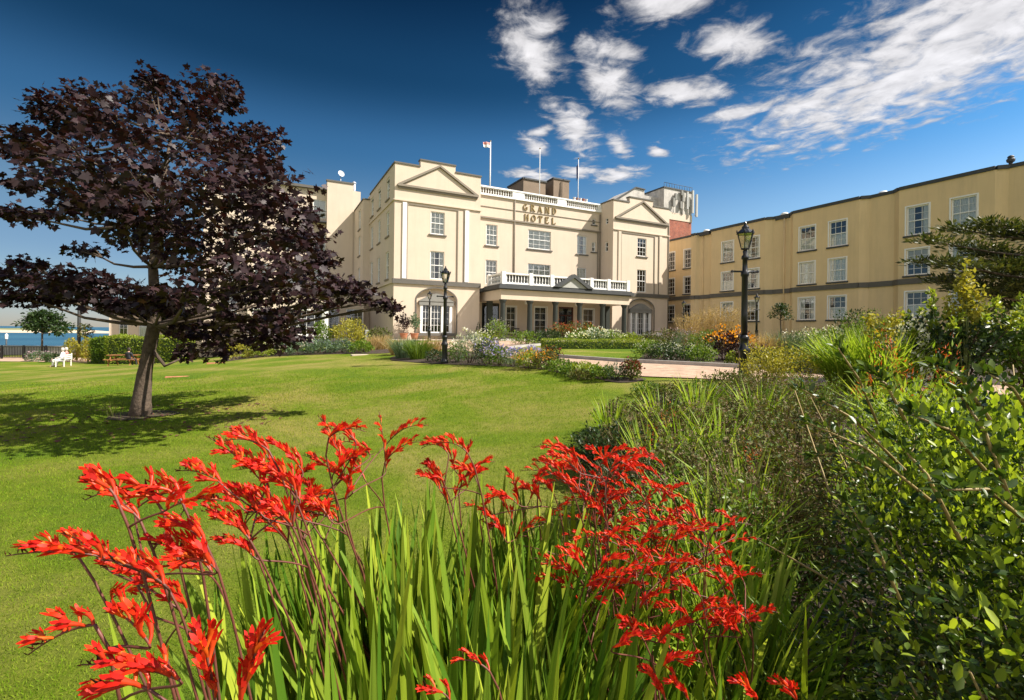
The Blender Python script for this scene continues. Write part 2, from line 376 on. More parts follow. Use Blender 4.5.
def axis(lo, hi, n0, step, far, nf):
    core = np.arange(lo, hi+step/2, step)
    out_hi = hi + (np.geomspace(1, far, nf) - 1 + step); out_lo = lo - (np.geomspace(1, far, nf) - 1 + step)
    return np.concatenate([out_lo[::-1], core, out_hi])
ax = axis(-46, 44, 0, 0.5, 2500, 22); ay = axis(-6, 66, 0, 0.5, 2500, 22)
X, Y = np.meshgrid(ax, ay); Z = Hs(X, Y)
nx, ny = len(ax), len(ay); idx = np.arange(nx*ny).reshape(ny, nx)
F = np.stack([idx[:-1,:-1], idx[:-1,1:], idx[1:,1:], idx[1:,:-1]], -1).reshape(-1, 4)
def lawnmat():
    m = newmat('lawn'); g = G(m); o = g.n('ShaderNodeOutputMaterial'); b = g.n('ShaderNodeBsdfPrincipled'); v = g.coord()
    a = g.ramp(g.noise(v, 0.33, 5, 0.6, 0.4), [(0.34, (0.088, 0.150, 0.012)), (0.47, (0.135, 0.183, 0.015)), (0.62, (0.245, 0.222, 0.060))])
    c = g.ramp(g.noise(v, 55, 4, 0.8), [(0.25, (0.50,0.55,0.45)), (0.5, (1,1,1)), (0.75, (1.5,1.42,1.25))])
    d = g.ramp(g.noise(v, 6, 5, 0.75), [(0.3, (0.74,0.80,0.72)), (0.7, (1.22,1.15,1.15))])
    c = g.mix(g.mix(a, c, 1.0, 'MULTIPLY'), d, 1.0, 'MULTIPLY')
    g.l(c, b.inputs[0]); b.inputs['Roughness'].default_value = 0.95; b.inputs['Specular IOR Level'].default_value = 0.1
    bp = g.n('ShaderNodeBump'); bp.inputs['Strength'].default_value = 0.9; bp.inputs['Distance'].default_value = 0.03
    g.l(g.noise(v, 42, 5, 0.8), bp.inputs['Height']); g.l(bp.outputs[0], b.inputs['Normal']); g.l(b.outputs[0], o.inputs[0]); return m
MT['lawn'] = lawnmat()
tag(np_mesh('ground', np.stack([X, Y, Z], -1).reshape(-1, 3), F, MT['lawn'], smooth=True), kind='structure')

def sheet(name, poly, lift, mat, step=0.25, extra_kind='structure'):
    """flat shaped patch that follows the ground: clipped grid"""
    import bmesh
    xs = [p[0] for p in poly]; ys = [p[1] for p in poly]
    bm = bmesh.new(); f = bm.faces.new([bm.verts.new((p[0], p[1], 0)) for p in poly])
    for k, (lo, hi, ax_) in enumerate(((min(xs), max(xs), Vector((1,0,0))), (min(ys), max(ys), Vector((0,1,0))))):
        q = math.ceil(lo/step)*step
        while q < hi:
            bmesh.ops.bisect_plane(bm, geom=bm.verts[:]+bm.edges[:]+bm.faces[:], plane_co=ax_*q, plane_no=ax_); q += step
    co = np.array([v.co[:] for v in bm.verts]); z = Hs(co[:,0], co[:,1]) + lift
    for v, zz_ in zip(bm.verts, z): v.co.z = zz_
    bmesh.ops.recalc_face_normals(bm, faces=bm.faces[:])
    if sum(f.normal.z for f in bm.faces) < 0: bmesh.ops.reverse_faces(bm, faces=bm.faces[:])
    me = bpy.data.meshes.new(name); bm.to_mesh(me); bm.free(); me.materials.append(mat)
    o = bpy.data.objects.new(name, me); COL.objects.link(o); return tag(o, kind=extra_kind)
def smooth_line(pts, n=8):
    out_ = []; P = [Vector(p[:2]) for p in pts]
    for i in range(len(P)-1):
        p0 = P[max(i-1,0)]; p1 = P[i]; p2 = P[i+1]; p3 = P[min(i+2,len(P)-1)]
        for k in range(n):
            t = k/n; out_.append(0.5*((2*p1) + (p2-p0)*t + (2*p0-5*p1+4*p2-p3)*t*t + (3*p1-p0-3*p2+p3)*t**3))
    out_.append(P[-1]); return out_

MT['gravel'] = surf('pink_gravel', (0.45, 0.31, 0.215), 0.95, 0.30, 3.5, 0.008, 110, streak=0.3)
MT['soil'] = surf('soil', (0.055, 0.038, 0.025), 0.95, 0.4, 5, 0.03, 25)
MT['paving'] = surf('paving', (0.46, 0.38, 0.29), 0.9, 0.15, 3, 0.004, 60)
# drive: from the right, past the tall lamp, round to the portico
near = [(11.5, 4.6), (8.45, 8.3), (6.37, 9.6), (4.92, 10.65), (3.11, 11.6), (2.31, 12.55), (1.41, 13.95), (0.4, 16.1), (-0.6, 19.2), (-2.2, 22.8), (-4.6, 26.5), (-6.0, 30.5)]
far = [(8.3, 35.0), (5.0, 31.5), (1.8, 27.5), (0.1, 24.2), (0.1, 21.2), (1.2, 18.35), (2.9, 15.75), (3.93, 14.7), (6.49, 13.35), (8.06, 12.15), (10.28, 10.1), (14.0, 6.3)]
nl = smooth_line(near); fl = smooth_line(far)
sheet('drive', nl + [Vector((-3.5, 33.5))] + fl, 0.025, MT['gravel'])
kb = MB()
for ln in (fl[8:], ):
    for a, b in zip(ln[:-1], ln[1:]):
        kb.bar((a.x, a.y, H(a.x, a.y)+0.045), (b.x, b.y, H(b.x, b.y)+0.045), 0.13, 0.16)
tag(kb.build('kerb', MT['stone']), kind='structure')
# forecourt strip before the hotel
def hl(u, v): return (PX + u*BU[0] + v*BV[0], PY + u*BU[1] + v*BV[1])
sheet('terrace', [hl(-0.5, -3.6), hl(5, -4.6), hl(12, -5.6), hl(21, -5.2), hl(28.3, -4.4), hl(28.3, 0.3), hl(21, 3), hl(0, 0.3), hl(-0.5, 8)], 0.018, MT['paving'], 0.5)
sheet('path', [(-52, 41), (-30.5, 39.5), (-27, 41.5), (-40, 45.5), (-60, 47)], 0.02, MT['gravel'], 1.0)

# sea and far bank
def seamat():
    m = newmat('sea'); g = G(m); o = g.n('ShaderNodeOutputMaterial'); b = g.n('ShaderNodeBsdfPrincipled')
    v = g.coord((1, 0.35, 1)); 
    c = g.ramp(g.noise(v, 0.02, 4, 0.6), [(0.35, (0.022, 0.085, 0.14)), (0.7, (0.04, 0.13, 0.19))])
    g.l(c, b.inputs[0]); b.inputs['Roughness'].default_value = 0.35; b.inputs['Specular IOR Level'].default_value = 0.3
    bp = g.n('ShaderNodeBump'); bp.inputs['Strength'].default_value = 1.0; bp.inputs['Distance'].default_value = 0.6
    g.l(g.noise(g.coord((1, 0.4, 1)), 0.35, 6, 0.7), bp.inputs['Height']); g.l(bp.outputs[0], b.inputs['Normal']); g.l(b.outputs[0], o.inputs[0]); return m
sea = MB(); sea.add([(-5500,-1500,-4),(5500,-1500,-4),(5500,5500,-4),(-5500,5500,-4)], [(0,1,2,3)])
tag(sea.build('sea', seamat()), kind='structure')
gx = np.linspace(-900, -318, 140); gy = np.linspace(380, 500, 30); X2, Y2 = np.meshgrid(gx, gy)
prof = np.sin(np.pi*(Y2-380)/120)**0.7
hh = 0.8 + 3.3*sstep(-385, -425, X2)
Z2 = -4.6 + prof*hh*(1 - sstep(-350, -320, X2)) + 0.35*np.sin(X2*0.11+Y2*0.07)*prof*sstep(-390,-420,X2)
idx = np.arange(X2.size).reshape(X2.shape); F2 = np.stack([idx[:-1,:-1], idx[:-1,1:], idx[1:,1:], idx[1:,:-1]], -1).reshape(-1, 4)
m = newmat('sand'); g = G(m); o_ = g.n('ShaderNodeOutputMaterial'); b_ = g.n('ShaderNodeBsdfPrincipled'); geo = g.n('ShaderNodeNewGeometry'); sp = g.n('ShaderNodeSeparateXYZ')
g.l(geo.outputs['Position'], sp.inputs[0]); mr_ = g.n('ShaderNodeMapRange'); mr_.inputs[1].default_value = -2.4; mr_.inputs[2].default_value = -1.7
ad = g.n('ShaderNodeMath', operation='MULTIPLY_ADD'); ad.inputs[1].default_value = 1.2; g.l(g.noise(g.coord(), 0.05, 5), ad.inputs[0]); sb = g.n('ShaderNodeMath', operation='SUBTRACT'); sb.inputs[1].default_value = 0.6
g.l(sp.outputs[2], sb.inputs[0]); g.l(sb.outputs[0], ad.inputs[2]); g.l(ad.outputs[0], mr_.inputs[0])
g.l(g.mix((0.62, 0.50, 0.34), (0.20, 0.21, 0.09), mr_.outputs[0]), b_.inputs[0]); b_.inputs['Roughness'].default_value = 0.9; g.l(b_.outputs[0], o_.inputs[0])
tag(np_mesh('sand_bank', np.stack([X2, Y2, Z2], -1).reshape(-1, 3), F2, m, smooth=True), kind='structure')
# ------------------------------------------------------------ building helpers
def wall(mb, a, b, z0, z1, holes=(), reveal=0.16):
    """upright wall face from a to b (plan points), outside on the right hand; holes = (s0, s1, z0, z1) with reveals"""
    a = Vector(a); b = Vector(b); d = (b-a); Ln = d.length; d.normalize(); n = Vector((d.y, -d.x))
    ss = sorted({0, Ln} | {h[0] for h in holes} | {h[1] for h in holes}); zs = sorted({z0, z1} | {h[2] for h in holes} | {h[3] for h in holes})
    def P(s, z, k=0): p = a + d*s - n*k; return (p.x, p.y, z)
    for s0, s1 in zip(ss[:-1], ss[1:]):
        for q0, q1 in zip(zs[:-1], zs[1:]):
            cs, cz = (s0+s1)/2, (q0+q1)/2
            if any(h[0] < cs < h[1] and h[2] < cz < h[3] for h in holes): continue
            mb.add([P(s0,q0), P(s1,q0), P(s1,q1), P(s0,q1)], [(0,1,2,3)])
    for h in holes:
        s0, s1, q0, q1 = h[:4]; r = reveal
        for c in ([P(s0,q0),P(s0,q1),P(s0,q1,r),P(s0,q0,r)], [P(s1,q1),P(s1,q0),P(s1,q0,r),P(s1,q1,r)],
                  [P(s0,q1),P(s1,q1),P(s1,q1,r),P(s0,q1,r)], [P(s1,q0),P(s0,q0),P(s0,q0,r),P(s1,q0,r)]):
            mb.add(c, [(0,1,2,3)])
_wc = {}
def window(parent, a, b, s, z, w, h, cols=3, rows=4, surround=False, dress='net', sill=True, mat='white', depth=0.10, sillmat='trim', sash=True):
    """sash window centred at distance s along the wall a>b, bottom z. The frame is the part; pane, sill and curtain are its children"""
    a = Vector(a); b = Vector(b); d = (b-a).normalized(); n = Vector((d.y, -d.x)); p = a + d*s
    key = (w, h, cols, rows, surround, dress, sill, mat, sillmat, sash)
    if key not in _wc:
        f = MB(); t = 0.075; y0, y1 = depth-0.03, depth+0.05
        f.box(-w/2, -w/2+t, y0, y1, 0, h); f.box(w/2-t, w/2, y0, y1, 0, h); f.box(-w/2+t, w/2-t, y0, y1, h-t, h); f.box(-w/2+t, w/2-t, y0, y1, 0, t)
        if sash: f.box(-w/2+t, w/2-t, y0-0.004, y1, h/2-0.03, h/2+0.03)
        for i in range(1, cols): x = -w/2 + w*i/cols; f.box(x-0.012, x+0.012, y0+0.016, y0+0.043, t, h-t)
        for j in range(1, rows):
            if sash and j*2 == rows: continue
            q = h*j/rows; f.box(-w/2+t, w/2-t, y0+0.012, y0+0.040, q-0.012, q+0.012)
        if surround:
            k = 0.085; y = -0.035
            f.box(-w/2-k, -w/2, y, 0.004, -0.02, h+k); f.box(w/2, w/2+k, y, 0.004, -0.02, h+k); f.box(-w/2, w/2, y, 0.004, h, h+k)
        fo = f.build('window', MT[mat])
        g = MB(); g.box(-w/2+t, w/2-t, depth+0.015, depth+0.021, t, h-t); go = g.build('pane', MT['glass'], fo)
        kids = [go]
        if sill:
            q = MB(); q.box(-w/2-0.16, w/2+0.16, -0.10, depth-0.035, -0.13, -0.022); kids.append(q.build('sill', MT[sillmat], fo))
        c = MB(); yb = depth + 0.07
        def cloth(x0, x1, zb, zt):
            nn = max(4, int((x1-x0)/0.035)); vs = []
            for i in range(nn+1):
                x = x0 + (x1-x0)*i/nn; yy = yb + 0.018*sin(i*1.9) + 0.008*sin(i*0.7); vs += [(x, yy, zb), (x, yy, zt)]
            c.add(vs, [(2*i, 2*i+2, 2*i+3, 2*i+1) for i in range(nn)])
        if dress == 'net': cloth(-w/2, w/2, 0, h)
        elif dress == 'sides': cloth(-w/2, -w/2+w*0.3, 0, h); cloth(w/2-w*0.3, w/2, 0, h)
        elif dress == 'half': cloth(-w/2, w/2, 0, h*0.5)
        elif dress == 'blind': c.box(-w/2, w/2, yb, yb+0.01, h*0.42, h)
        if c.v: kids.append(c.build('curtain' if dress != 'blind' else 'blind', MT['curtain' if dress != 'blind' else 'blind'], fo))
        _wc[key] = (fo, kids); o = fo; used = True
    else:
        src, ks = _wc[key]; o = src.copy(); COL.objects.link(o)
        for k in ks:
            c2 = k.copy(); COL.objects.link(c2); c2.parent = o
    o.parent = parent; o.location = (p.x, p.y, z); o.rotation_euler = (0, 0, atan2(d.y, d.x)); return o
def wins(mb, parent, a, b, z0, z1, specs, **k):
    wall(mb, a, b, z0, z1, [(s['s']-s['w']/2, s['s']+s['w']/2, s['z'], s['z']+s['h']) for s in specs], reveal=0.2)
    for s in specs:
        q = dict(s); window(parent, a, b, q.pop('s'), q.pop('z'), q.pop('w'), q.pop('h'), **{**k, **q})
def roofslab(mb, pts, z): mb.add([(x, y, z) for x, y in pts], [tuple(range(len(pts)))])

# ------------------------------------------------------------ the hotel's main block
hotel = empty('hotel_building', (PX, PY, 0.9), HA, 'cream three storey hotel with two pedimented pavilions and a columned portico', 'hotel')
B = 0.9
class Off:
    """keeps hotel coordinates (z above sea datum) and lowers them to the Empty's base"""
def put(mb, name, mat, parent=hotel, base=B):
    o = mb.build(name, MT[mat] if isinstance(mat, str) else mat, parent); o.location = (0, 0, -base); return o
hz_ = bpy.data.objects
def shiftw(o, base=B): o.location.z -= base; return o
_win = window
def window(parent, *a, **k):
    o = _win(parent, *a, **k); o.location.z -= BASE[0]; return o
BASE = [0.9]
D = 13.0     # depth of the block
def pavilion(u0, flip, ground_flat):
    w = MB(); W_ = 7.15 if u0 == 0 else 7.28
    A = (u0, 0); E = (u0+W_, 0)
    c = W_/2 + (-0.12 if u0 == 0 else 0.0)
    holes = [(c-0.58, c+0.58, 9.3, 11.1), (c-0.58, c+0.58, 5.72, 7.95), (c-1.65, c+1.65, 0.9, 4.98)]
    # recessed panel between the pilaster lines is modelled as raised pilaster margins
    wall(w, A, E, 0.4, 14.45, holes, reveal=0.22)
    put(w, 'wall', 'stucco')
    window(hotel, A, E, c, 9.3, 1.16, 1.8, cols=3, rows=4, dress='net' if u0 == 0 else 'sides')
    window(hotel, A, E, c, 5.72, 1.16, 2.23, cols=3, rows=4, dress='sides' if u0 == 0 else 'net', sill=False)
    m = MB()
    p = MB()
    for x0, x1 in ((0.62, 0.94), (W_-1.38, W_-1.04)):
        p = MB(); p.box(u0+x0, u0+x1, -0.09, 0.01, 5.62, 11.5); put(p, 'pilaster', 'white' if u0 == 0 else 'stucco')
    s = MB(); s.box(u0+1.12, u0+W_-2.05+0.1, -0.06, 0.0, 11.38, 11.45)   # dark strips painting the shadow lines of the recessed panel
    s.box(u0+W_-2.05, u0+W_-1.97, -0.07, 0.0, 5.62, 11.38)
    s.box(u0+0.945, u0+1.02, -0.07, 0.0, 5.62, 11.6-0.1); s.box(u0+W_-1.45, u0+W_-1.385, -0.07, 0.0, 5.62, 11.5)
    put(s, 'panel_shadow_lines', 'line')
    s = MB(); s.box(u0-0.05, u0+W_+0.05, -0.11, 0.01, 11.60, 11.70); put(s, 'string_course', 'stucco')
    # band at first floor
    s = MB(); s.box(u0-0.12, u0+W_+(0 if u0 else 0.05), -0.14, 0.02, 5.22, 5.58); put(s, 'band', 'trim')
    # pediment
    pd = MB(); z0, z1 = 12.70, 14.82; x0, x1 = u0+0.20, u0+W_-0.25; xc = (x0+x1)/2
    pd.box(x0, x1, -0.20, 0.01, z0, z0+0.16); pd.box(x0+0.05, x1-0.05, -0.12, 0.01, z0-0.14, z0-0.002)
    for sx in (x0, x1):
        pd.bar((sx, -0.10, z0+0.10), (xc, -0.10, z1-0.02), 0.20, 0.17, up=(0, -1, 0)) if False else pd.prism([(sx, -0.2, z0+0.165), (sx + (0.34 if sx == x0 else -0.34), -0.2, z0+0.165), (xc, -0.2, z1-0.17), (xc, -0.2, z1)], (0, 0.21, 0))
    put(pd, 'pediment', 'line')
    t = MB(); t.prism([(x0+0.42, -0.05, z0+0.17), (x1-0.42, -0.05, z0+0.17), (xc, -0.05, z1-0.2)], (0, 0.06, 0)); put(t, 'tympanum', 'stucco')
    # raised middle of the parapet and copings
    q = MB(); x2, x3 = u0+2.0, u0+W_-2.25
    q.box(x2, x3, 0.0, 0.45, 14.45, 14.98); q.box(x2+0.01, x3-0.01, 0.2, 6.0, 13.9, 14.44); put(q, 'parapet', 'stucco')
    k = MB(); k.box(u0-0.06, x2-0.002, -0.07, 0.5, 14.45, 14.57); k.box(x3+0.002, u0+W_+0.06, -0.07, 0.5, 14.45, 14.57); k.box(x2-0.05, x3+0.05, -0.07, 0.5, 14.98, 15.09)
    put(k, 'coping', 'trim')
    # arched recess with its three-light window
    r = MB(); x_c = u0+c; a0, a1 = u0+c-1.65, u0+c+1.65; zs_, zt = 4.02, 4.98; n = 20
    arc = [(u0+c + 1.65*cos(pi*i/n), zs_ + (zt-zs_)*sin(pi*i/n)) for i in range(n+1)]
    for (xa, za), (xb, zb) in zip(arc[:-1], arc[1:]):
        r.add([(xa,-0.001,za),(xa,-0.001,zt),(xb,-0.001,zt),(xb,-0.001,zb)], [(0,1,2,3)])
        r.add([(xa,0,za),(xb,0,zb),(xb,0.34,zb),(xa,0.34,za)], [(0,1,2,3)])
    r.box(a0, x_c-1.32, 0.28, 0.4, 1.25, 3.7); r.box(x_c+1.32, a1, 0.28, 0.4, 1.25, 3.7); r.box(a0, a1, 0.34, 0.4, 0.9, 1.25); r.box(a0, a1, 0.34, 0.4, 3.7, 4.98)
    put(r, 'arched_recess', 'stucco')
    e = MB()
    for (xa, za), (xb, zb) in zip(arc[:-1], arc[1:]):
        ca = Vector((u0+c, 0, zs_)); A_ = Vector((xa, 0, za)); B_ = Vector((xb, 0, zb)); ua = (A_-ca).normalized()*0.10; ub = (B_-ca).normalized()*0.10
        e.add([(A_.x,-0.04,A_.z),(A_.x+ua.x,-0.04,A_.z+ua.z),(B_.x+ub.x,-0.04,B_.z+ub.z),(B_.x,-0.04,B_.z),
               (A_.x,0.02,A_.z),(A_.x+ua.x,0.02,A_.z+ua.z),(B_.x+ub.x,0.02,B_.z+ub.z),(B_.x,0.02,B_.z)], [(0,1,2,3),(0,3,7,4),(1,5,6,2)])
    e.box(a0-0.1, a0, -0.04, 0.02, 1.2, 4.02); e.box(a1, a1+0.1, -0.04, 0.02, 1.2, 4.02)
    put(e, 'arch_moulding', 'trim')
    ve = MB(); x = u0+c; yv = 0.10
    for xx_ in (-1.22, -0.52, 0.52, 1.22): ve.box(x+xx_-0.10, x+xx_+0.10, yv-0.06, 0.34, 1.42, 3.62)
    ve.box(x-1.12, x-0.62, yv+0.05, 0.2, 1.42, 1.52); ve.box(x-0.42, x+0.42, yv+0.05, 0.2, 1.42, 1.52); ve.box(x+0.62, x+1.12, yv+0.05, 0.2, 1.42, 1.52)
    for xa, xb, nn in ((x-1.12, x-0.62, 2), (x-0.42, x+0.42, 3), (x+0.62, x+1.12, 2)):
        for i in range(1, nn): q_ = xa+(xb-xa)*i/nn; ve.box(q_-0.013, q_+0.013, yv+0.07, yv+0.12, 1.52, 3.62)
        for j in range(1, 4): q_ = 1.52 + 2.1*j/4; ve.box(xa, xb, yv+0.075, yv+0.115, q_-0.013, q_+0.013)
    vo = put(ve, 'window', 'white')
    g_ = MB(); g_.box(x-1.12, x+1.12, yv+0.14, yv+0.146, 1.52, 3.62); put(g_, 'pane', 'glass', vo, 0); 
    ent = MB(); ent.box(x-1.42, x+1.42, yv-0.12, 0.34, 3.62, 3.92); ent.prism([(x-1.5, yv-0.16, 3.925), (x+1.5, yv-0.16, 3.925), (x+0.4, yv-0.16, 4.5), (x, yv-0.16, 4.58), (x-0.4, yv-0.16, 4.5)], (0, 0.3, 0))
    put(ent, 'surround', 'greystone', vo, 0)
    si = MB(); si.box(x-1.55, x+1.55, -0.08, 0.33, 1.2, 1.415); put(si, 'sill', 'trim', vo, 0)
    return W_
pavilion(0, False, True); pavilion(21.07, True, True)

# centre section, two metres back
w = MB(); CA_, CB_ = (7.15, 2.0), (21.07, 2.0)
off = 7.15
upper = [dict(s=9.12-off, z=9.26, w=1.1, h=1.85, dress='net'), dict(s=14.05-off, z=9.35, w=2.45, h=1.75, cols=4, dress='net'), dict(s=18.85-off, z=9.3, w=1.15, h=1.8, dress='sides'),
         dict(s=20.27-off, z=9.65, w=0.45, h=0.95, cols=2, rows=2, dress='blind'),
         dict(s=9.12-off, z=5.8, w=1.1, h=2.15, dress='blind', sill=False), dict(s=14.05-off, z=5.8, w=2.45, h=2.15, cols=4, dress='net', sill=False), dict(s=18.85-off, z=5.8, w=1.15, h=2.15, dress='net', sill=False),
         dict(s=20.27-off, z=12.35, w=0.45, h=0.6, cols=1, rows=2, dress='none'),
         dict(s=11.15-off, z=1.45, w=1.0, h=2.45, cols=2, rows=4, dress='none', surround=True), dict(s=9.1-off, z=1.03, w=1.7, h=3.1, cols=2, rows=3, dress='none', sash=False, sill=False, mat='column'), dict(s=14.25-off, z=1.5, w=1.3, h=2.45, cols=2, dress='none', surround=True), dict(s=19.75-off, z=1.5, w=1.3, h=2.45, cols=2, dress='none', surround=True)]
for s_ in upper: s_['s'] = round(s_['s'], 3)
hs_ = [(s_['s']-s_['w']/2, s_['s']+s_['w']/2, s_['z'], s_['z']+s_['h']) for s_ in upper] + [(16.25-off, 17.95-off, 0.95, 4.05)]
wall(w, CA_, CB_, 0.4, 13.62, hs_, reveal=0.2); put(w, 'wall', 'stucco')
for s_ in upper:
    q = dict(s_); window(hotel, CA_, CB_, q.pop('s'), q.pop('z'), q.pop('w'), q.pop('h'), **q)
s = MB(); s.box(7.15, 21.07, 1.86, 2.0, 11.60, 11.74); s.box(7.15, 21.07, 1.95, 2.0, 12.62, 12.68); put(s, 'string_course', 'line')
s = MB(); s.box(7.15, 21.07, 1.84, 2.3, 13.62, 13.78); put(s, 'cornice', 'white')
# roof balustrade with piers
bal = MB()
piers = [7.15, 11.35, 12.3, 16.0, 16.95, 20.75]
for x0, x1 in ((7.15, 7.4), (11.1, 12.3), (15.9, 16.9), (20.7, 21.07)): bal.box(x0, x1, 1.88, 2.18, 13.78, 14.32)
for x0, x1 in ((7.4, 11.1), (12.3, 15.9), (16.9, 20.7)):
    n = int((x1-x0)/0.235)
    for i in range(n):
        x = x0 + (x1-x0)*(i+0.5)/n; bal.lathe([(0.05,0),(0.05,0.05),(0.035,0.10),(0.065,0.22),(0.035,0.40),(0.05,0.46),(0.05,0.5)], (x, 2.03, 13.80), 6)
bal.box(7.15, 21.07, 1.84, 2.22, 14.32, 14.45); put(bal, 'balustrade', 'white')
bk_ = MB(); bk_.box(7.2, 21.0, 2.23, 2.26, 13.75, 14.36); put(bk_, 'dark_gap_backing', 'brownbox')  # dark sheet added behind the balusters so the gaps read dark
# side walls
w = MB(); a, b = (0, 15.3), (0, 0)
sp_ = []
for vc in (2.35, 5.7, 8.9):
    for z_, h_ in ((12.25, 1.7) if False else (12.2, 1.75), (9.2, 2.0), (5.75, 2.2)):
        sp_.append(dict(s=round(15.3-vc, 3), z=z_, w=1.1, h=h_, dress='net', sillmat='line'))
wins(w, hotel, a, b, 0.4, 14.45, sp_); put(w, 'wall', 'stucco')
w = MB(); wins(w, hotel, (21.07, 2.0), (21.07, 0), 0.4, 14.45, [dict(s=1.0, z=12.3, w=0.45, h=0.6, cols=1, rows=2, dress='none', sill=False), dict(s=1.0, z=9.6, w=0.45, h=0.95, cols=1, rows=2, dress='none', sill=False)]); 
wall(w, (7.15, 0), (7.15, 2.0), 0.4, 14.45); wall(w, (28.35, 0), (28.35, 15.3), 0.4, 14.45)
wall(w, (28.35, 15.3), (0, 15.3), 0.4, 14.0); put(w, 'wall', 'stucco')
s = MB(); s.box(-0.14, 0.02, 0.02, 10.0, 5.24, 5.42); s.box(-0.11, 0.01, 0.01, 10.0, 11.6, 11.7); put(s, 'string_course', 'stucco')
s = MB(); s.box(-0.07, 0.4, 0.5, 10.0, 14.45, 14.57); s.box(21.0, 21.45, 0.5, 2.0, 14.45, 14.57); s.box(6.8, 7.22, 0.5, 2.0, 14.45, 14.57); s.box(27.95, 28.42, 0.5, 15.3, 14.45, 14.57); put(s, 'coping', 'trim')
r = MB(); roofslab(r, [(0.02, 0.02), (7.13, 0.02), (7.13, 2.02), (21.09, 2.02), (21.09, 0.02), (28.33, 0.02), (28.33, 15.28), (0.02, 15.28)], 13.7); put(r, 'roof', 'roof')
# near-black floors and walls inside keep the rooms dark
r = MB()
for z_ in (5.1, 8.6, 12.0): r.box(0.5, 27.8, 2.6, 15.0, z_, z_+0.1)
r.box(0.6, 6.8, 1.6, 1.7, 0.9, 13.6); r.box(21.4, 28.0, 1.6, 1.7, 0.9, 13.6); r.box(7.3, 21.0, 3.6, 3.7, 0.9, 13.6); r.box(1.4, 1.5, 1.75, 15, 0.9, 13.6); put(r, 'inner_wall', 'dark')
# side projection at the rear of the left flank
w = MB(); wins(w, hotel, (-0.6, 15.3), (-0.6, 10.0), 0.4, 13.95, [dict(s=3.2, z=z_, w=1.1, h=1.9, dress='net', sillmat='line') for z_ in (11.5, 9.0-0.1, 5.8)])
wall(w, (-0.6, 10.0), (0.0, 10.0), 0.4, 13.95); put(w, 'wall', 'stucco')
k = MB(); k.box(-0.68, -0.002, 9.93, 15.3, 13.95, 14.06); put(k, 'coping', 'trim')
# downpipes
for name_, pts in (('downpipe', [(11.36, 1.93, 13.6), (11.36, 1.93, 5.4)]), ('downpipe', [(20.93, 1.88, 13.4), (20.93, 1.88, 5.4)]), ('downpipe', [(20.72, 1.93, 11.6), (20.72, 1.93, 5.4)]), ('downpipe', [(28.25, -0.06, 13), (28.25, -0.06, 0.9)])):
    p = MB(); p.tube(pts, 0.055, 8); put(p, name_, 'line')

# portico
pu0, pu1, pv = 7.7, 20.6, -3.0
f = MB(); f.box(pu0-0.1, pu1+0.1, pv-0.3, 1.99, 0.6, 1.02); put(f, 'portico_floor', 'stone')
st = MB(); st.box(15.4, 18.8, pv-0.75, pv-0.31, 0.6, 0.96); put(st, 'step', 'stone')
for i in range(6):
    x = 14.13 + 2.45*(i-2.5)
    c = MB(); c.lathe([(0.27,0),(0.27,0.12),(0.235,0.18),(0.225,1.0),(0.20,2.85),(0.24,2.9),(0.24,2.96),(0.30,3.02),(0.30,3.13)], (0,0,0), 18); 
    o = c.build('column', MT['column'], hotel); o.location = (x, pv+0.28, 1.02-B)
for x in (8.0, 20.3):
    for v_ in (-0.2,):
        c = MB(); c.box(-0.22, 0.22, -0.16, 0.16, 0, 3.13); o = c.build('pier', MT['column'], hotel); o.location = (x, v_, 1.02-B)
en = MB(); en.box(pu0, pu1, pv, pv+0.56, 4.15, 4.93); en.box(pu0, pu0+0.56, pv+0.561, 1.98, 4.15, 4.93); en.box(pu1-0.56, pu1, pv+0.561, -0.02, 4.15, 4.93); put(en, 'entablature', 'stucco')
en = MB(); en.box(pu0-0.02, pu1+0.02, pv+0.57, 1.97, 4.80, 4.90); put(en, 'ceiling', 'stucco')
co = MB(); co.box(pu0-0.28, pu1+0.28, pv-0.30, -0.02, 4.99, 5.24); co.box(pu0-0.1, pu1+0.1, pv-0.12, -0.02, 4.93, 4.99); co.box(7.2, 21.0, -0.02, 1.98, 4.94, 5.20); co.box(pu0-0.16, pu1+0.16, pv-0.18, -0.03, 5.24, 5.34); put(co, 'cornice', 'slate')
# portico pediment
pe = MB(); z0, z1, xa, xb = 5.24, 6.50, 12.35, 16.35; xc = (xa+xb)/2
for a_, s_ in ((xa, 1), (xb, -1)):
    pe.prism([(a_, pv-0.42, z0+0.105), (a_+0.62*s_, pv-0.42, z0+0.105), (xc, pv-0.42, z1-0.30), (xc, pv-0.42, z1)], (0, 0.55, 0))
put(pe, 'pediment', 'slate')
pt = MB(); pt.prism([(xa+0.4, pv-0.22, z0+0.102), (xb-0.4, pv-0.22, z0+0.102), (xc, pv-0.22, z1-0.25)], (0, 0.3, 0)); put(pt, 'tympanum', 'palegrey')
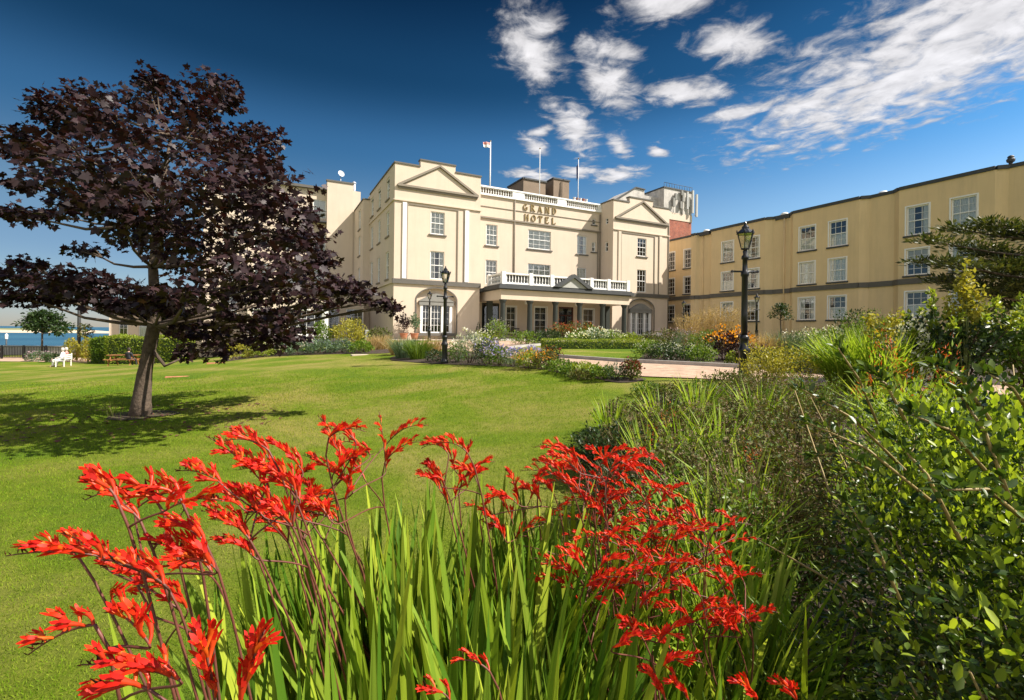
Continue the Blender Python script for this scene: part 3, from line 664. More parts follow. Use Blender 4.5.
# balcony balustrade
bb = MB(); yb = pv+0.05
def balrow(x0, y0, x1, y1, zb=5.34):
    d = Vector((x1-x0, y1-y0)); Ln = d.length; d.normalize(); n = max(1, int(Ln/0.25))
    for i in range(n):
        t = Ln*(i+0.5)/n; bb.lathe([(0.05,0),(0.05,0.06),(0.03,0.12),(0.06,0.28),(0.03,0.56),(0.05,0.64)], (x0+d.x*t, y0+d.y*t, zb+0.16), 6)
    bb.bar((x0,y0,zb+0.10), (x1,y1,zb+0.10), 0.22, 0.14); bb.bar((x0,y0,zb+0.86), (x1,y1,zb+0.86), 0.24, 0.12)
for x in (7.9, 10.35, 12.8-0.45, 16.35, 18.2, 20.4): bb.box(x-0.16, x+0.16, yb-0.16, yb+0.16, 5.34, 6.34)
for x in (7.9, 20.4): bb.box(x-0.16, x+0.16, -0.45, -0.1, 5.34, 6.34)
for x0, x1 in ((8.06, 10.19), (10.51, 12.19), (12.51, 16.19), (16.51, 18.04), (18.36, 20.24)): balrow(x0, yb, x1, yb)
balrow(7.9, yb+0.17, 7.9, -0.46); balrow(20.4, yb+0.17, 20.4, -0.46)
put(bb, 'balustrade', 'white')
bb = MB(); bb.box(8.1, 20.2, yb+0.13, yb+0.15, 5.52, 6.12); bb.box(8.03, 8.05, yb+0.2, -0.5, 5.52, 6.12); bb.box(20.25, 20.27, yb+0.2, -0.5, 5.52, 6.12); put(bb, 'dark_gap_backing', 'slate')  # dark sheets added so the balcony's baluster gaps read dark
# entrance doors
dr = MB(); dr.box(16.25, 16.37, 2.05, 2.15, 1.02, 4.05); dr.box(17.83, 17.95, 2.05, 2.15, 1.02, 4.05); dr.box(16.37, 17.83, 2.05, 2.15, 3.93, 4.05); dr.box(16.37, 17.83, 2.04, 2.14, 3.18, 3.28); dr.box(17.07, 17.13, 2.04, 2.14, 1.02, 3.18)
for x0 in (16.42, 17.18): dr.box(x0, x0+0.6, 2.06, 2.11, 1.04, 1.55)
d0 = put(dr, 'door', 'door'); g_ = MB(); g_.box(16.37, 17.83, 2.115, 2.12, 1.5, 3.93); put(g_, 'pane', 'glass', d0, 0)
hd = MB(); hd.tube([(17.02, 2.02, 1.9), (17.02, 2.02, 2.3)], 0.02, 6); hd.tube([(17.18, 2.02, 1.9), (17.18, 2.02, 2.3)], 0.02, 6); put(hd, 'handle', 'gold', d0, 0)

# lettering: every letter its own piece
sign = empty('hotel_sign', (PX, PY, 0.9), HA, 'gold serif capital letters reading GRAND HOTEL high on the cream centre wall', 'sign')
def letter(ch, x, z, h):
    m = MB(); w_ = h*0.72; T = h*0.125; t = h*0.06; y0, y1 = 1.90, 1.985
    def R(a, b, c, d): m.box(x+a, x+b, y0, y1, z+c, z+d)
    def serif(cx_, zb, wd=None): wd = wd or T*1.9; R(cx_-wd/2, cx_+wd/2, zb, zb+t*0.8)
    def stem(cx_, z0=0, z1=None, T_=T): z1 = h if z1 is None else z1; R(cx_-T_/2, cx_+T_/2, z0+t*0.8, z1-t*0.8); serif(cx_, z0); serif(cx_, z1-t*0.8)
    def diag(xa, za, xb, zb, T_): m.prism([(x+xa-T_/2,y0,z+za),(x+xa+T_/2,y0,z+za),(x+xb+T_/2,y0,z+zb),(x+xb-T_/2,y0,z+zb)], (0, y1-y0, 0))
    def arc(cx_, cz, rx, rz, a0, a1, tmax, n=16):
        for i in range(n):
            q = [a0+(a1-a0)*(i+k)/n for k in (0, 1)]; pts = []
            for a_, inner in ((q[0],0),(q[1],0),(q[1],1),(q[0],1)):
                th = t + (tmax-t)*abs(cos(a_)); k_ = 1
                pts.append((x+cx_+(rx-(th if inner else 0))*cos(a_), y0, z+cz+(rz-(t if inner else 0))*sin(a_)))
            m.prism(pts, (0, y1-y0, 0))
    if ch == 'G': arc(w_*0.52, h/2, w_*0.5, h/2, 0.75, 2*pi-0.55, T); R(w_*0.80, w_*0.80+T, h*0.08, h*0.45); R(w_*0.62, w_*1.1, h*0.45, h*0.45+t)
    elif ch == 'O': arc(w_*0.52, h/2, w_*0.54, h/2, 0, 2*pi, T, 24)
    elif ch == 'R': stem(w_*0.18); arc(w_*0.30, h*0.73, w_*0.50, h*0.27, -pi/2, pi/2, T); R(w_*0.2, w_*0.32, h-t, h); R(w_*0.2, w_*0.32, h*0.46, h*0.46+t); diag(w_*0.92, 0, w_*0.45, h*0.48, T); serif(w_*0.98, 0, T*1.5)
    elif ch == 'D': stem(w_*0.18); arc(w_*0.32, h/2, w_*0.66, h/2, -pi/2, pi/2, T); R(w_*0.2, w_*0.34, h-t, h); R(w_*0.2, w_*0.34, 0, t)
    elif ch == 'A': diag(w_*0.92, 0, w_*0.5, h, T); diag(w_*0.08, 0, w_*0.5, h, t*1.1); R(w_*0.24, w_*0.74, h*0.32, h*0.32+t); serif(w_*0.08, 0); serif(w_*0.94, 0)
    elif ch == 'N': stem(w_*0.12, T_=t*1.2); stem(w_*0.95, T_=t*1.2); diag(w_*0.88, 0, w_*0.18, h, T)
    elif ch == 'H': stem(w_*0.18); stem(w_*0.88); R(w_*0.2, w_*0.85, h*0.47, h*0.47+t)
    elif ch == 'T': stem(w_*0.5); R(0, w_, h-t, h); R(0, t, h*0.74, h); R(w_-t, w_, h*0.74, h)
    elif ch == 'E': stem(w_*0.18); R(w_*0.2, w_*0.85, h-t, h); R(w_*0.2, w_*0.68, h*0.48, h*0.48+t); R(w_*0.2, w_*0.92, 0, t); R(w_*0.85-t, w_*0.85, h*0.78, h); R(w_*0.92-t, w_*0.92, 0, h*0.24)
    elif ch == 'L': stem(w_*0.18); R(w_*0.2, w_*0.9, 0, t); R(w_*0.9-t, w_*0.9, 0, h*0.26)
    o = m.build('letter', MT['gold'], sign); o.location = (0, 0, -B)
for i, ch in enumerate('GRAND'): letter(ch, 12.25+i*0.78, 12.80, 0.60)
for i, ch in enumerate('HOTEL'): letter(ch, 12.38+i*0.74, 11.86, 0.60)

# ------------------------------------------------------------ wing
wing = empty('hotel_wing', (PX, PY, 0.9), HA, 'long yellow-cream three storey hotel wing in shade with shallow projecting bays', 'building')
prof_ = [(3.0, 28.95), (-3.3, 28.95), (-3.75, 28.50)]
bays = [(-5.1, -10.6), (-13.0, -17.8), (-20.2, -24.9), (-27.3, -32.2)]
LINK = 31.0
prof_ = [(-2.7, 28.60), (-3.25, 28.62), (-3.5, 28.90), (-4.8, 28.90), (-5.1, 28.60)]
for i, (v0, v1) in enumerate(bays):
    prof_ += [(v1, 28.60)]
    nxt = bays[i+1][0] if i+1 < len(bays) else -34.5
    prof_ += [(v1-0.45, 29.0), (nxt+0.45, 29.0), (nxt, 28.60)]
prof_ += [(-37.0, 28.60)]
cent = [-2.22, -6.92, -9.45, -14.14, -16.37, -21.22, -23.52, -28.7, -30.9, -35.8]
dresses = ['net', 'sides', 'net', 'half', 'sides', 'net', 'blind', 'net', 'half', 'net', 'sides']
w = MB(); bd = MB(); kc = MB()
for (v0, u0), (v1, u1) in zip(prof_[:-1], prof_[1:]):
    sp_ = []; a, b = (u0, v0), (u1, v1); base = 0.3
    for i, c_ in enumerate(cent):
        if v1 < c_ < v0:
            for j, (z_, h_) in enumerate(((8.18, 1.85), (5.58, 1.68), (2.80, 1.70))):
                sp_.append(dict(s=round(v0-c_, 3), z=z_, w=1.2 if i else 1.1, h=h_, dress=['net','sides','half','blind','net','half','sides'][(i*3+j*2) % 7], surround=True, sillmat='slate'))
    if sp_: BASE[0] = 0.9; wins(w, wing, a, b, base, 11.25, sp_)
    else: wall(w, a, b, base, 11.25)
    bd.bar((u0-0.02, v0, 5.19), (u1-0.02, v1, 5.19), 0.16, 0.36); kc.bar((u0+0.1, v0, 11.36), (u1+0.1, v1, 11.36), 0.36, 0.22)
BASE[0] = 0.9
wins(w, wing, (LINK, 8.0), (LINK, -2.6), 0.3, 11.8, [dict(s=round(8.0-c_, 3), z=z_, w=1.15, h=h_, dress=d_, surround=True, sillmat='slate') for c_ in (2.35, -0.12) for z_, h_, d_ in ((8.6, 1.95, 'sides'), (5.85, 1.8, 'net'), (2.9, 1.8, 'half'))])
wall(w, (41, -2.7), (28.6, -2.7), 0.3, 11.25); wall(w, (41, 8), (LINK, 8), 0.3, 11.8)
bd.box(LINK-0.08, LINK+0.05, -2.6, 8.0, 5.25, 5.62); kc.box(LINK-0.08, LINK+0.3, -2.65, 8.0, 11.8, 12.0)
r2 = MB(); roofslab(r2, [(LINK+0.05, -2.6), (41, -2.6), (41, 8), (LINK+0.05, 8)], 11.7); put(r2, 'roof', 'roof', wing)
wall(w, (28.6, -37), (41, -37), 0.3, 11.25); wall(w, (41, -37), (41, 8), 0.3, 11.25)
put(w, 'wall', 'stucco_y', wing); put(bd, 'band', 'trim', wing); put(kc, 'coping', 'slate', wing)
r = MB(); roofslab(r, [(u_+0.05, v_) for v_, u_ in prof_] + [(40.95, -37), (40.95, -2.75)], 11.1); put(r, 'roof', 'roof', wing)
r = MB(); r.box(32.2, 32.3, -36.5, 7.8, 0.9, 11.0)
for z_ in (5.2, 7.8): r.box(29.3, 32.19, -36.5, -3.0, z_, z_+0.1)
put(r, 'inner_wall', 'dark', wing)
for v_ in (-12.1,-3.95): 
    p = MB(); p.tube([(28.86, v_, 11.1), (28.86, v_, 0.9)], 0.05, 8); put(p, 'downpipe', 'stucco_y', wing)

# ------------------------------------------------------------ rear blocks on the left
rear = empty('rear_block', (PX, PY, 0.9), HA, 'tall cream rear block with stacked balconies half hidden by the purple tree', 'building')
w = MB(); wall(w, (-0.75, 15.36), (0.0, 15.36), 0.3, 16.1); wall(w, (-3.3, 15.3), (-0.75, 15.3), 0.3, 16.75); wall(w, (-3.3, 16.0), (-3.3, 15.3), 0.3, 16.75)
sp_ = [dict(s=round(c_+14, 3), z=z_, w=1.25, h=1.9, cols=2, rows=3, sash=False, sill=False, dress=d_) for c_ in (-3.95, -6.6, -9.2, -11.8) for z_, d_ in ((13.0,'net'), (9.5,'sides'), (6.1,'net'), (2.7,'none'))]
wins(w, rear, (-14, 16.0), (-3.3, 16.0), 0.3, 15.9, sp_)
wall(w, (-14, 26), (-14, 16.0), 0.3, 15.9); wall(w, (-0.75, 15.3), (-0.75, 26), 0.3, 16.75); wall(w, (-0.75, 26), (-14, 26), 0.3, 15.9); wall(w, (-3.3, 26), (-3.3, 16.0), 15.8, 16.75)
put(w, 'wall', 'stucco', rear)
r = MB(); roofslab(r, [(-13.98, 16.02), (-3.3, 16.02), (-3.3, 25.98), (-13.98, 25.98)], 15.7); roofslab(r, [(-3.28, 15.32), (-0.77, 15.32), (-0.77, 25.98), (-3.28, 25.98)], 16.6)
r.box(-14.2, -3.302, 15.6, 16.3, 15.9, 16.15); r.box(-3.4, -0.7, 15.22, 15.6, 16.75, 16.9); put(r, 'roof', 'trim', rear)
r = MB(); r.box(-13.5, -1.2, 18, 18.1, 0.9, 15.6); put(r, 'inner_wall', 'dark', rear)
for z_ in (12.5, 9.0, 5.6):
    m = MB(); m.box(-5.2, -3.32, 15.15, 15.98, z_, z_+0.12)
    for i in range(14): m.box(-5.18+i*0.14, -5.16+i*0.14, 15.16, 15.18, z_+0.12, z_+1.05)
    m.box(-5.2, -3.32, 15.15, 15.19, z_+1.05, z_+1.1); put(m, 'balcony', 'slate', rear)
low = empty('garden_block', (PX, PY, 0), HA, 'low cream flat roofed block at the far left behind the hedge', 'building'); BASE[0] = 0
w = MB(); wins(w, low, (-22.2, 22), (-14.2, 22), -1.8, 3.25, [dict(s=1.1, z=0.2, w=0.7, h=1.9, cols=2, rows=3, sash=False, dress='none', sill=False), dict(s=3.0, z=-0.1, w=1.4, h=2.3, cols=2, rows=3, sash=False, dress='net', sill=False), dict(s=5.6, z=-0.1, w=1.4, h=2.3, cols=2, rows=3, sash=False, dress='none', sill=False)])
wall(w, (-22.2, 30), (-22.2, 22), -1.8, 3.25); wall(w, (-14.2, 30), (-22.2, 30), -1.8, 3.25); wall(w, (-14.2, 22), (-14.2, 30), -1.8, 3.25)
put(w, 'wall', 'stucco', low, 0); r = MB(); r.box(-22.35, -14.05, 21.85, 30.1, 3.25, 3.4); put(r, 'roof', 'white', low, 0)
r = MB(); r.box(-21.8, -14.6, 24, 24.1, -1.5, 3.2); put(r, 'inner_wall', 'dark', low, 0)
mid = empty('garden_range', (PX, PY, 0), HA, 'two storey cream range with large windows seen through the purple tree', 'building')
w = MB(); wins(w, mid, (-17.3, 18), (-10.0, 18), -1.2, 4.45, [dict(s=s_, z=0.9, w=1.5, h=2.2, cols=2, rows=3, sash=False, dress=d_, sill=False) for s_, d_ in ((1.2,'none'),(3.6,'net'),(6.0,'none'))])
wall(w, (-17.3, 21.8), (-17.3, 18), -1.2, 4.45); wall(w, (-10, 18), (-10, 21.8), -1.2, 4.45); put(w, 'wall', 'stucco', mid, 0)
r = MB(); r.box(-17.45, -9.9, 17.85, 21.8, 4.45, 4.62); put(r, 'roof', 'white', mid, 0)
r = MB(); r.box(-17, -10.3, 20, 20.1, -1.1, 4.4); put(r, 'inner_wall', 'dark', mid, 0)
# garden room and link
gr_ = empty('garden_room', (PX, PY, 0), HA, 'single storey garden room with white gridded windows left of the hotel flank', 'building')
w = MB(); wins(w, gr_, (-9.9, 3.2), (-4.4, 3.2), 0.0, 4.25, [dict(s=4.0, z=1.15, w=2.3, h=1.9, cols=4, rows=3, sash=False, dress='none', surround=True, sillmat='white'), dict(s=1.4, z=1.15, w=2.0, h=1.9, cols=4, rows=3, sash=False, dress='none', surround=True, sillmat='white')])
wins(w, gr_, (-9.9, 15.9), (-9.9, 3.2), -0.8, 4.25, [dict(s=s_, z=0.9, w=1.8, h=2.1, cols=3, rows=3, sash=False, dress='net', surround=True, sill=False) for s_ in (11.2, 8.4, 5.6)])
wall(w, (-4.4, 3.2), (-4.4, 15.25), 0, 4.25); put(w, 'wall', 'stucco', gr_, 0)
r = MB(); r.box(-10.05, -4.25, 3.05, 15.9, 4.25, 4.42); put(r, 'roof', 'palegrey', gr_, 0)
c = MB(); c.box(-4.62, -4.34, 3.10, 3.24, 0.4, 4.24); put(c, 'corner_post', 'white', gr_, 0)
r = MB(); r.box(-9.6, -4.7, 6, 6.1, 0, 4.2); put(r, 'inner_wall', 'dark', gr_, 0)
lk = empty('entrance_link', (PX, PY, 0.6), HA, 'flat roofed side entrance with tall glazed doors between garden room and hotel flank', 'building'); BASE[0] = 0.6
w = MB(); wins(w, lk, (-4.38, 9.0), (-0.62, 9.0), 0.3, 4.9, [dict(s=2.95, z=0.75, w=1.5, h=2.75, cols=3, rows=4, sash=False, dress='none', sill=False), dict(s=1.0, z=0.75, w=1.2, h=2.75, cols=3, rows=4, sash=False, dress='none', sill=False)]); wall(w, (-0.62, 9.0), (-0.62, 10), 0.3, 4.9)
put(w, 'wall', 'stucco', lk, 0.6); r = MB(); r.box(-4.37, -0.02, 8.6, 15.2, 4.95, 5.45); put(r, 'roof', 'palegrey', lk, 0.6)
r = MB(); r.box(-4.3, -0.7, 10.6, 10.7, 0.6, 4.9); put(r, 'inner_wall', 'dark', lk, 0.6)
BASE[0] = 0.9
# ------------------------------------------------------------ things on the roofs
def hw(u, v, z): x, y = hl(u, v); return (x, y, z)
def roof_thing(name, u, v, z, label, cat, group=None): return empty(name, hw(u, v, z), HA, label, cat, group)
t = roof_thing('rooftop_plant_room', 15.0, 5, 13.7, 'plain brown roof box behind the balustrade, left of the pair', 'roof box')
m = MB(); m.box(-1.15, 1.4, 0, 3.4, 0, 3.05); m.build('wall', MT['brownbox'], t); m = MB(); m.box(-1.25, 1.5, -0.1, 3.5, 3.05, 3.2); m.build('roof', MT['slate'], t)
t = roof_thing('rooftop_plant_room', 18.3, 5, 13.7, 'taller brown roof box behind the balustrade, right of the pair', 'roof box')
m = MB(); m.box(-0.95, 0.95, 0, 2.6, 0, 3.6); m.build('wall', MT['brownbox'], t); m = MB(); m.box(-1.03, 1.03, -0.08, 2.7, 3.6, 3.74); m.build('roof', MT['slate'], t)
def pole(u, h, label, r=0.045):
    t = roof_thing('flagpole', u, 4, 13.7, label, 'flagpole', 'flagpoles on the hotel roof')
    m = MB(); m.tube([(0,0,0),(0,0,h*0.5),(0,0,h)], [r, r*0.85, r*0.6], 8); m.build('pole', MT['white'], t)
    m = MB(); m.lathe([(0.02,0),(0.08,0.04),(0.08,0.09),(0.02,0.14)], (0,0,h), 8); m.build('finial', MT['gold'], t)
    m = MB(); m.box(-0.15, 0.15, -0.15, 0.15, 0, 0.3); m.build('foot', MT['slate'], t); return t
pole(9.78, 5.6, 'white flagpole nearest the left pavilion, flying a small red and white flag', 0.075)
pole(15.12, 5.9, 'bare white flagpole in front of the brown roof boxes')
pole(19.7, 5.7, 'white flagpole right of the roof boxes, with a limp navy flag')
def flag(u, z, w, h, mat, name, label, droop=0.0, bands=None):
    o = MB(); n = 14; k = 6; vs = []
    for i in range(n+1):
        for j in range(k+1):
            s = i/n; q = j/k
            x = -s*w*(1-droop*0.75); y = 0.07*sin(s*9 + q*2)*(0.3+s); zz = -q*h - s*s*droop*w*0.8
            vs.append((x, y, zz))
    fs = [(i*(k+1)+j, (i+1)*(k+1)+j, (i+1)*(k+1)+j+1, i*(k+1)+j+1) for i in range(n) for j in range(k)]
    o.add(vs, fs, True); ob = o.build(name, MT[mat], None); ob.location = hw(u-0.07, 3.95, z); ob.rotation_euler = (0,0,HA)
    if bands:
        ob.data.materials.append(MT[bands])
        for i, p in enumerate(ob.data.polygons): p.material_index = 1 if (i % k) >= k/2 else 0
    md = ob.modifiers.new('thickness', 'SOLIDIFY'); md.thickness = 0.006
    return tag(ob, label, 'flag')
flag(9.78, 19.2, 0.75, 0.5, 'cloth_pink', 'flag', 'small red and white flag blowing at the top of the left flagpole', 0.1, 'white')
flag(19.7, 18.9, 0.55, 1.5, 'navy', 'flag', 'limp navy blue flag hanging on the right flagpole', 0.9)
t = roof_thing('chimney_stack', 20.4, 4.6, 13.7, 'short chimney stack with clay pots beside the right flagpole', 'chimney')
m = MB(); m.box(-1.0, 1.0, -0.35, 0.35, 0, 1.3); m.build('stack', MT['brownbox'], t)
for i in range(5):
    m = MB(); m.lathe([(0.14,0),(0.11,0.5),(0.15,0.55),(0.15,0.62),(0.10,0.62)], (-0.75+i*0.38, 0, 1.3), 10); m.build('chimney_pot', MT['terracotta' if i % 2 else 'white'], t)
# telecoms tower behind the right pavilion
t = roof_thing('lift_tower', 36.6, 8, 10.5, 'grey and red brick lift tower hung with phone aerials behind right pavilion', 'tower')
m = MB(); m.box(-1.1, 3.6, 0, 6, 0, 5.5); m.build('brick_base', MT['brick'], t)
m = MB(); m.box(-1.05, 3.65, -0.06, 6.05, 5.5, 6.4); m.build('band', MT['stucco'], t)
m = MB(); m.box(-1.2, 3.62, 0.0, 5.8, 6.4, 9.35); m.build('upper_wall', MT['concrete'], t)
m = MB(); m.box(-1.3, 3.72, -0.1, 5.9, 9.35, 9.5)
for i in range(12): m.tube([(-1.25+i*0.44, -0.05, 9.5), (-1.25+i*0.44, -0.05, 10.0)], 0.025, 5)
m.tube([(-1.25,-0.05,10.0),(3.65,-0.05,10.0)], 0.03, 5); m.build('roof_railing', MT['slate'], t)
for x, z, h in ((3.3, 6.6, 2.9), (4.0, 6.2, 2.9), (2.35, 7.0, 2.2)):
    m = MB(); m.box(x-0.13, x+0.13, -0.55, -0.35, z, z+h); m.tube([(x, -0.3, z+0.3), (x, 0.0, z+0.3)], 0.03, 6); m.build('aerial', MT['palegrey'], t)
for x, z, h in ((0.2, 7.1, 1.1), (0.55, 8.0, 0.8), (1.45, 7.0, 0.9), (1.8, 7.9, 1.1), (1.6, 8.7, 0.6), (2.9, 7.4, 1.2)):
    m = MB(); m.box(x-0.15, x+0.15, -0.35, -0.12, z, z+h); m.tube([(x, -0.12, z+h*0.5), (x, 0.02, z+h*0.5)], 0.04, 6); m.tube([(x, -0.2, z), (x+0.1, -0.1, 6.3)], 0.02, 5); m.build('radio_unit', MT['greystone'], t)
m = MB(); m.box(-4.6, -1.25, 1.0, 5, 5.0, 8.3); m.build('side_block', MT['concrete'], t)
t = roof_thing('roof_enclosure', 31.0, 8, 12.0, 'pale roof enclosure with sloping dark edge beyond the right pavilion pediment', 'roof box')
m = MB(); m.prism([(-3.2, 0, 2), (1.2, 0, 2), (1.2, 0, 7.05), (-0.2, 0, 7.1), (-3.2, 0, 5.2)], (0, 4, 0)); m.build('wall', MT['concrete'], t)
m = MB(); m.bar((-3.3, -0.05, 5.25), (-0.2, -0.05, 7.2), 0.2, 0.12); m.bar((-0.2, -0.05, 7.18), (1.25, -0.05, 7.12), 0.2, 0.12); m.build('edge', MT['slate'], t)
t = roof_thing('satellite_dish', -1.9, 16.2, 16.6, 'white satellite dish on the roof of the tall rear block', 'dish')
m = MB(); m.tube([(0,0,0),(0,0,1.2)], 0.04, 6); m.build('post', MT['steel'], t); m = MB(); m.lathe([(0.0,0),(0.2,0.03),(0.34,0.11),(0.33,0.12),(0.19,0.05),(0.0,0.02)], (0,0,0), 16); o = m.build('dish', MT['dish'], t); o.location = (0,-0.1,1.3); o.rotation_euler = (radians(75),0,0.3)
t = roof_thing('flue', -0.35, 17.5, 15.9, 'steel flue pipe rising beside the tall rear block roof', 'flue')
m = MB(); m.tube([(0,0,0),(0,0,1.6)], 0.18, 12); m.build('pipe', MT['steel'], t); m = MB(); m.lathe([(0.23,0),(0.23,0.12),(0.05,0.25)], (0,0,1.6), 12); m.build('cowl', MT['steel'], t)
t = roof_thing('roof_cowl', 29.4, -25.3, 11.1, 'dark round cowl on the wing roof at the right edge', 'roof cowl')
m = MB(); m.tube([(0,0,0),(0,0,0.6)], 0.09, 10); m.build('pipe', MT['slate'], t); m = MB(); m.lathe([(0.08,0),(0.18,0.08),(0.2,0.2),(0.12,0.3),(0.16,0.34),(0.1,0.42),(0.02,0.45)], (0,0,0.55), 12); m.build('cap', MT['slate'], t)
for u, v, lb in ((29.0, -4.2, 'small white skylight dome on the wing roof nearest the pavilion'), (29.2, -11.9, 'white skylight dome on the wing roof above the second recess'), (29.4, -18.9, 'white skylight dome on the wing roof above the third recess')):
    t = roof_thing('skylight', u, v, 11.1, lb, 'skylight', 'skylights on the wing roof')
    m = MB(); m.box(-0.35, 0.35, -0.6, 0.6, 0, 0.34); m.build('curb', MT['slate'], t); m = MB(); m.lathe([(0.34,0),(0.30,0.12),(0.18,0.22),(0.03,0.25)], (0,0,0.34), 12, True); m.build('dome', MT['white'], t)

# ------------------------------------------------------------ lamps
def make_lamp(label):
    t = empty('street_lamp', (0,0,0), 0, label, 'lamp post', 'black lantern posts round the garden')
    m = MB(); m.lathe([(0.135,0),(0.135,0.10),(0.11,0.13),(0.10,0.2),(0.10,0.62),(0.12,0.66),(0.12,0.72),(0.09,0.76),(0.085,0.9),(0.10,0.93),(0.10,0.98),(0.075,1.02)], (0,0,0), 16, True); m.build('base', MT['black'], t)
    m = MB(); m.lathe([(0.07,1.0),(0.065,1.5),(0.062,2.30),(0.085,2.33),(0.085,2.40),(0.055,2.44),(0.05,2.68),(0.075,2.70),(0.075,2.75),(0.04,2.80),(0.05,2.86),(0.035,2.90)], (0,0,0), 14, True); m.build('post', MT['black'], t)
    m = MB(); m.tube([(-0.28,0,2.42),(0.28,0,2.42)], 0.022, 8)
    for s in (-1,1): m.lathe([(0.012,-0.03),(0.035,-0.015),(0.035,0.015),(0.012,0.03)], (s*0.28,0,2.42), 8)
    m.build('ladder_bar', MT['black'], t)
    m = MB(); n = 6; r0, r1, z0, z1 = 0.085, 0.175, 2.92, 3.26
    for k in range(n):
        a = 2*pi*k/n; b = 2*pi*(k+1)/n
        m.bar((r0*cos(a), r0*sin(a), z0), (r1*cos(a), r1*sin(a), z1), 0.014, 0.014)
        m.bar((r1*cos(a), r1*sin(a), z1), (r1*cos(b), r1*sin(b), z1), 0.02, 0.03); m.bar((r0*cos(a), r0*sin(a), z0), (r0*cos(b), r0*sin(b), z0), 0.018, 0.02)
        m.lathe([(0.018,0),(0.02,0.03),(0.004,0.07)], (r1*1.04*cos(a), r1*1.04*sin(a), z1+0.01), 6)
    m.lathe([(0.19,0),(0.10,0.09),(0.075,0.10),(0.075,0.14),(0.05,0.17),(0.02,0.20),(0.03,0.225),(0.006,0.27)], (0,0,z1), 12)
    la = m.build('lantern', MT['black'], t)
    m = MB(); m.lathe([(r0-0.006,z0+0.005),(r1-0.008,z1-0.01)], (0,0,0), 6); m.build('lantern_glass', MT['lampglass'], la)
    m = MB(); m.lathe([(0.03,0),(0.035,0.06),(0.02,0.14),(0.005,0.16)], (0,0,z0), 8, True); m.build('bulb', MT['white'], la)
    return t
l0 = make_lamp('tall black lantern post nearest the camera, standing right of the drive'); p = at(743.5, 381, 10.6); l0.location = (p.x, p.y, 0.57)
def lamp(px, d, lb, s=1.0):
    g_ = gd(px, d); return copy_thing(l0, g_, 0.4, lb, s)
l1 = copy_thing(l0, (-2.42, 17.3, 0.42), 0.3, 'black lantern post at the edge of the lawn before the left pavilion')
lamp(429.3, 33.6, 'black lantern post close in front of the left arched window')
lamp(756.5, 33.0, 'black lantern post before the wing, just right of the nearest post')
lamp(683.5, 40.0, 'distant black lantern post by the corner of pavilion and wing')

# ------------------------------------------------------------ terrace objects
def lantern(u, v, z, lb):
    t = roof_thing('hanging_lantern', u, v, z, lb, 'lantern', 'lanterns under the portico')
    m = MB(); m.tube([(0,0,0),(0,0,0.42)], 0.012, 5); m.build('chain', MT['black'], t)
    m = MB(); m.lathe([(0.04,-0.34),(0.11,-0.30),(0.13,-0.06),(0.05,0.0)], (0,0,0), 6); m.build('shade', MT['white'], t)
lantern(11.9, 0.6, 4.38, 'small white lantern hanging under the portico near its left end'); lantern(17.1, 0.3, 4.38, 'small white lantern hanging under the portico before the door')
def chair(t, mat='black'):
    m = MB(); m.box(-0.24, 0.24, -0.24, 0.24, 0.43, 0.47); m.build('seat', MT[mat], t)
    m = MB(); m.box(-0.24, 0.24, 0.2, 0.235, 0.82, 0.9)
    for i in range(5): m.box(-0.22+i*0.1, -0.19+i*0.1, 0.205, 0.225, 0.47, 0.82)
    m.build('backrest', MT[mat], t)
    for x in (-0.22, 0.22):
        for y in (-0.22, 0.22): m = MB(); m.tube([(x,y,0),(x,y,0.43)], 0.018, 6); m.build('leg', MT[mat], t)
        m = MB(); m.box(x-0.02, x+0.02, -0.22, 0.22, 0.64, 0.67); m.box(x-0.015, x+0.015, -0.22, -0.19, 0.47, 0.64); m.build('armrest', MT[mat], t)
t = roof_thing('garden_chair', 11.3, 0.9, 1.02, 'black slatted garden chair under the portico, left of the table', 'chair'); chair(t)
t = roof_thing('garden_chair', 12.35, 0.9, 1.02, 'black slatted garden chair under the portico, right of the table', 'chair'); t.rotation_euler = (0,0,HA-1.2); chair(t)
t = roof_thing('side_table', 11.85, 0.6, 1.02, 'small round black table between two chairs under the portico', 'table')
m = MB(); m.lathe([(0.3,0),(0.3,0.03)], (0,0,0.68), 16); m.build('table_top', MT['black'], t); m = MB(); m.lathe([(0.2,0),(0.03,0.04),(0.025,0.68)], (0,0,0), 12); m.build('pedestal', MT['black'], t)
# white furniture by the right arched window
for k, (u, lb) in enumerate(((25.3, 'white cloth covered table before the right arched window'), )):
    t = roof_thing('terrace_table', u, -1.7, 0.9, lb, 'table'); m = MB(); m.lathe([(0.55,0.25),(0.5,0.7),(0.48,0.74)], (0,0,0), 14); m.build('tablecloth', MT['white'], t); m = MB(); m.tube([(0,0,0),(0,0,0.7)], 0.04, 6); m.build('leg', MT['black'], t)
for u, lb in ((24.1, 'dark chair left of the white terrace table'), (26.5, 'dark chair right of the white terrace table'), (27.4, 'dark chair by the pavilion corner near the wing')):
    t = roof_thing('garden_chair', u, -1.7, 0.9, lb, 'chair'); t.rotation_euler = (0,0,HA+u); chair(t)
# planters
def planter(u, v, lb, kind, z=0.9):
    t = roof_thing('potted_plant', u, v, z, lb, 'potted plant'); 
    m = MB(); m.lathe([(0.20,0),(0.30,0.40),(0.34,0.46),(0.34,0.5),(0.27,0.5),(0.25,0.44)], (0,0,0), 16); m.build('pot', MT['white' if kind == 'cone' else 'terracotta'], t); return t
PLANTERS = [(planter(6.75, -0.8, 'white pot with a clipped dark green cone beside the portico', 'cone'), 'cone'),
            (planter(0.65, -0.7, 'pot with a small dark purple leafed tree at the hotel corner', 'purple'), 'purple'),
            (planter(1.45, -0.8, 'pot with a pale flowering standard left of the arched window', 'pale'), 'pale')]

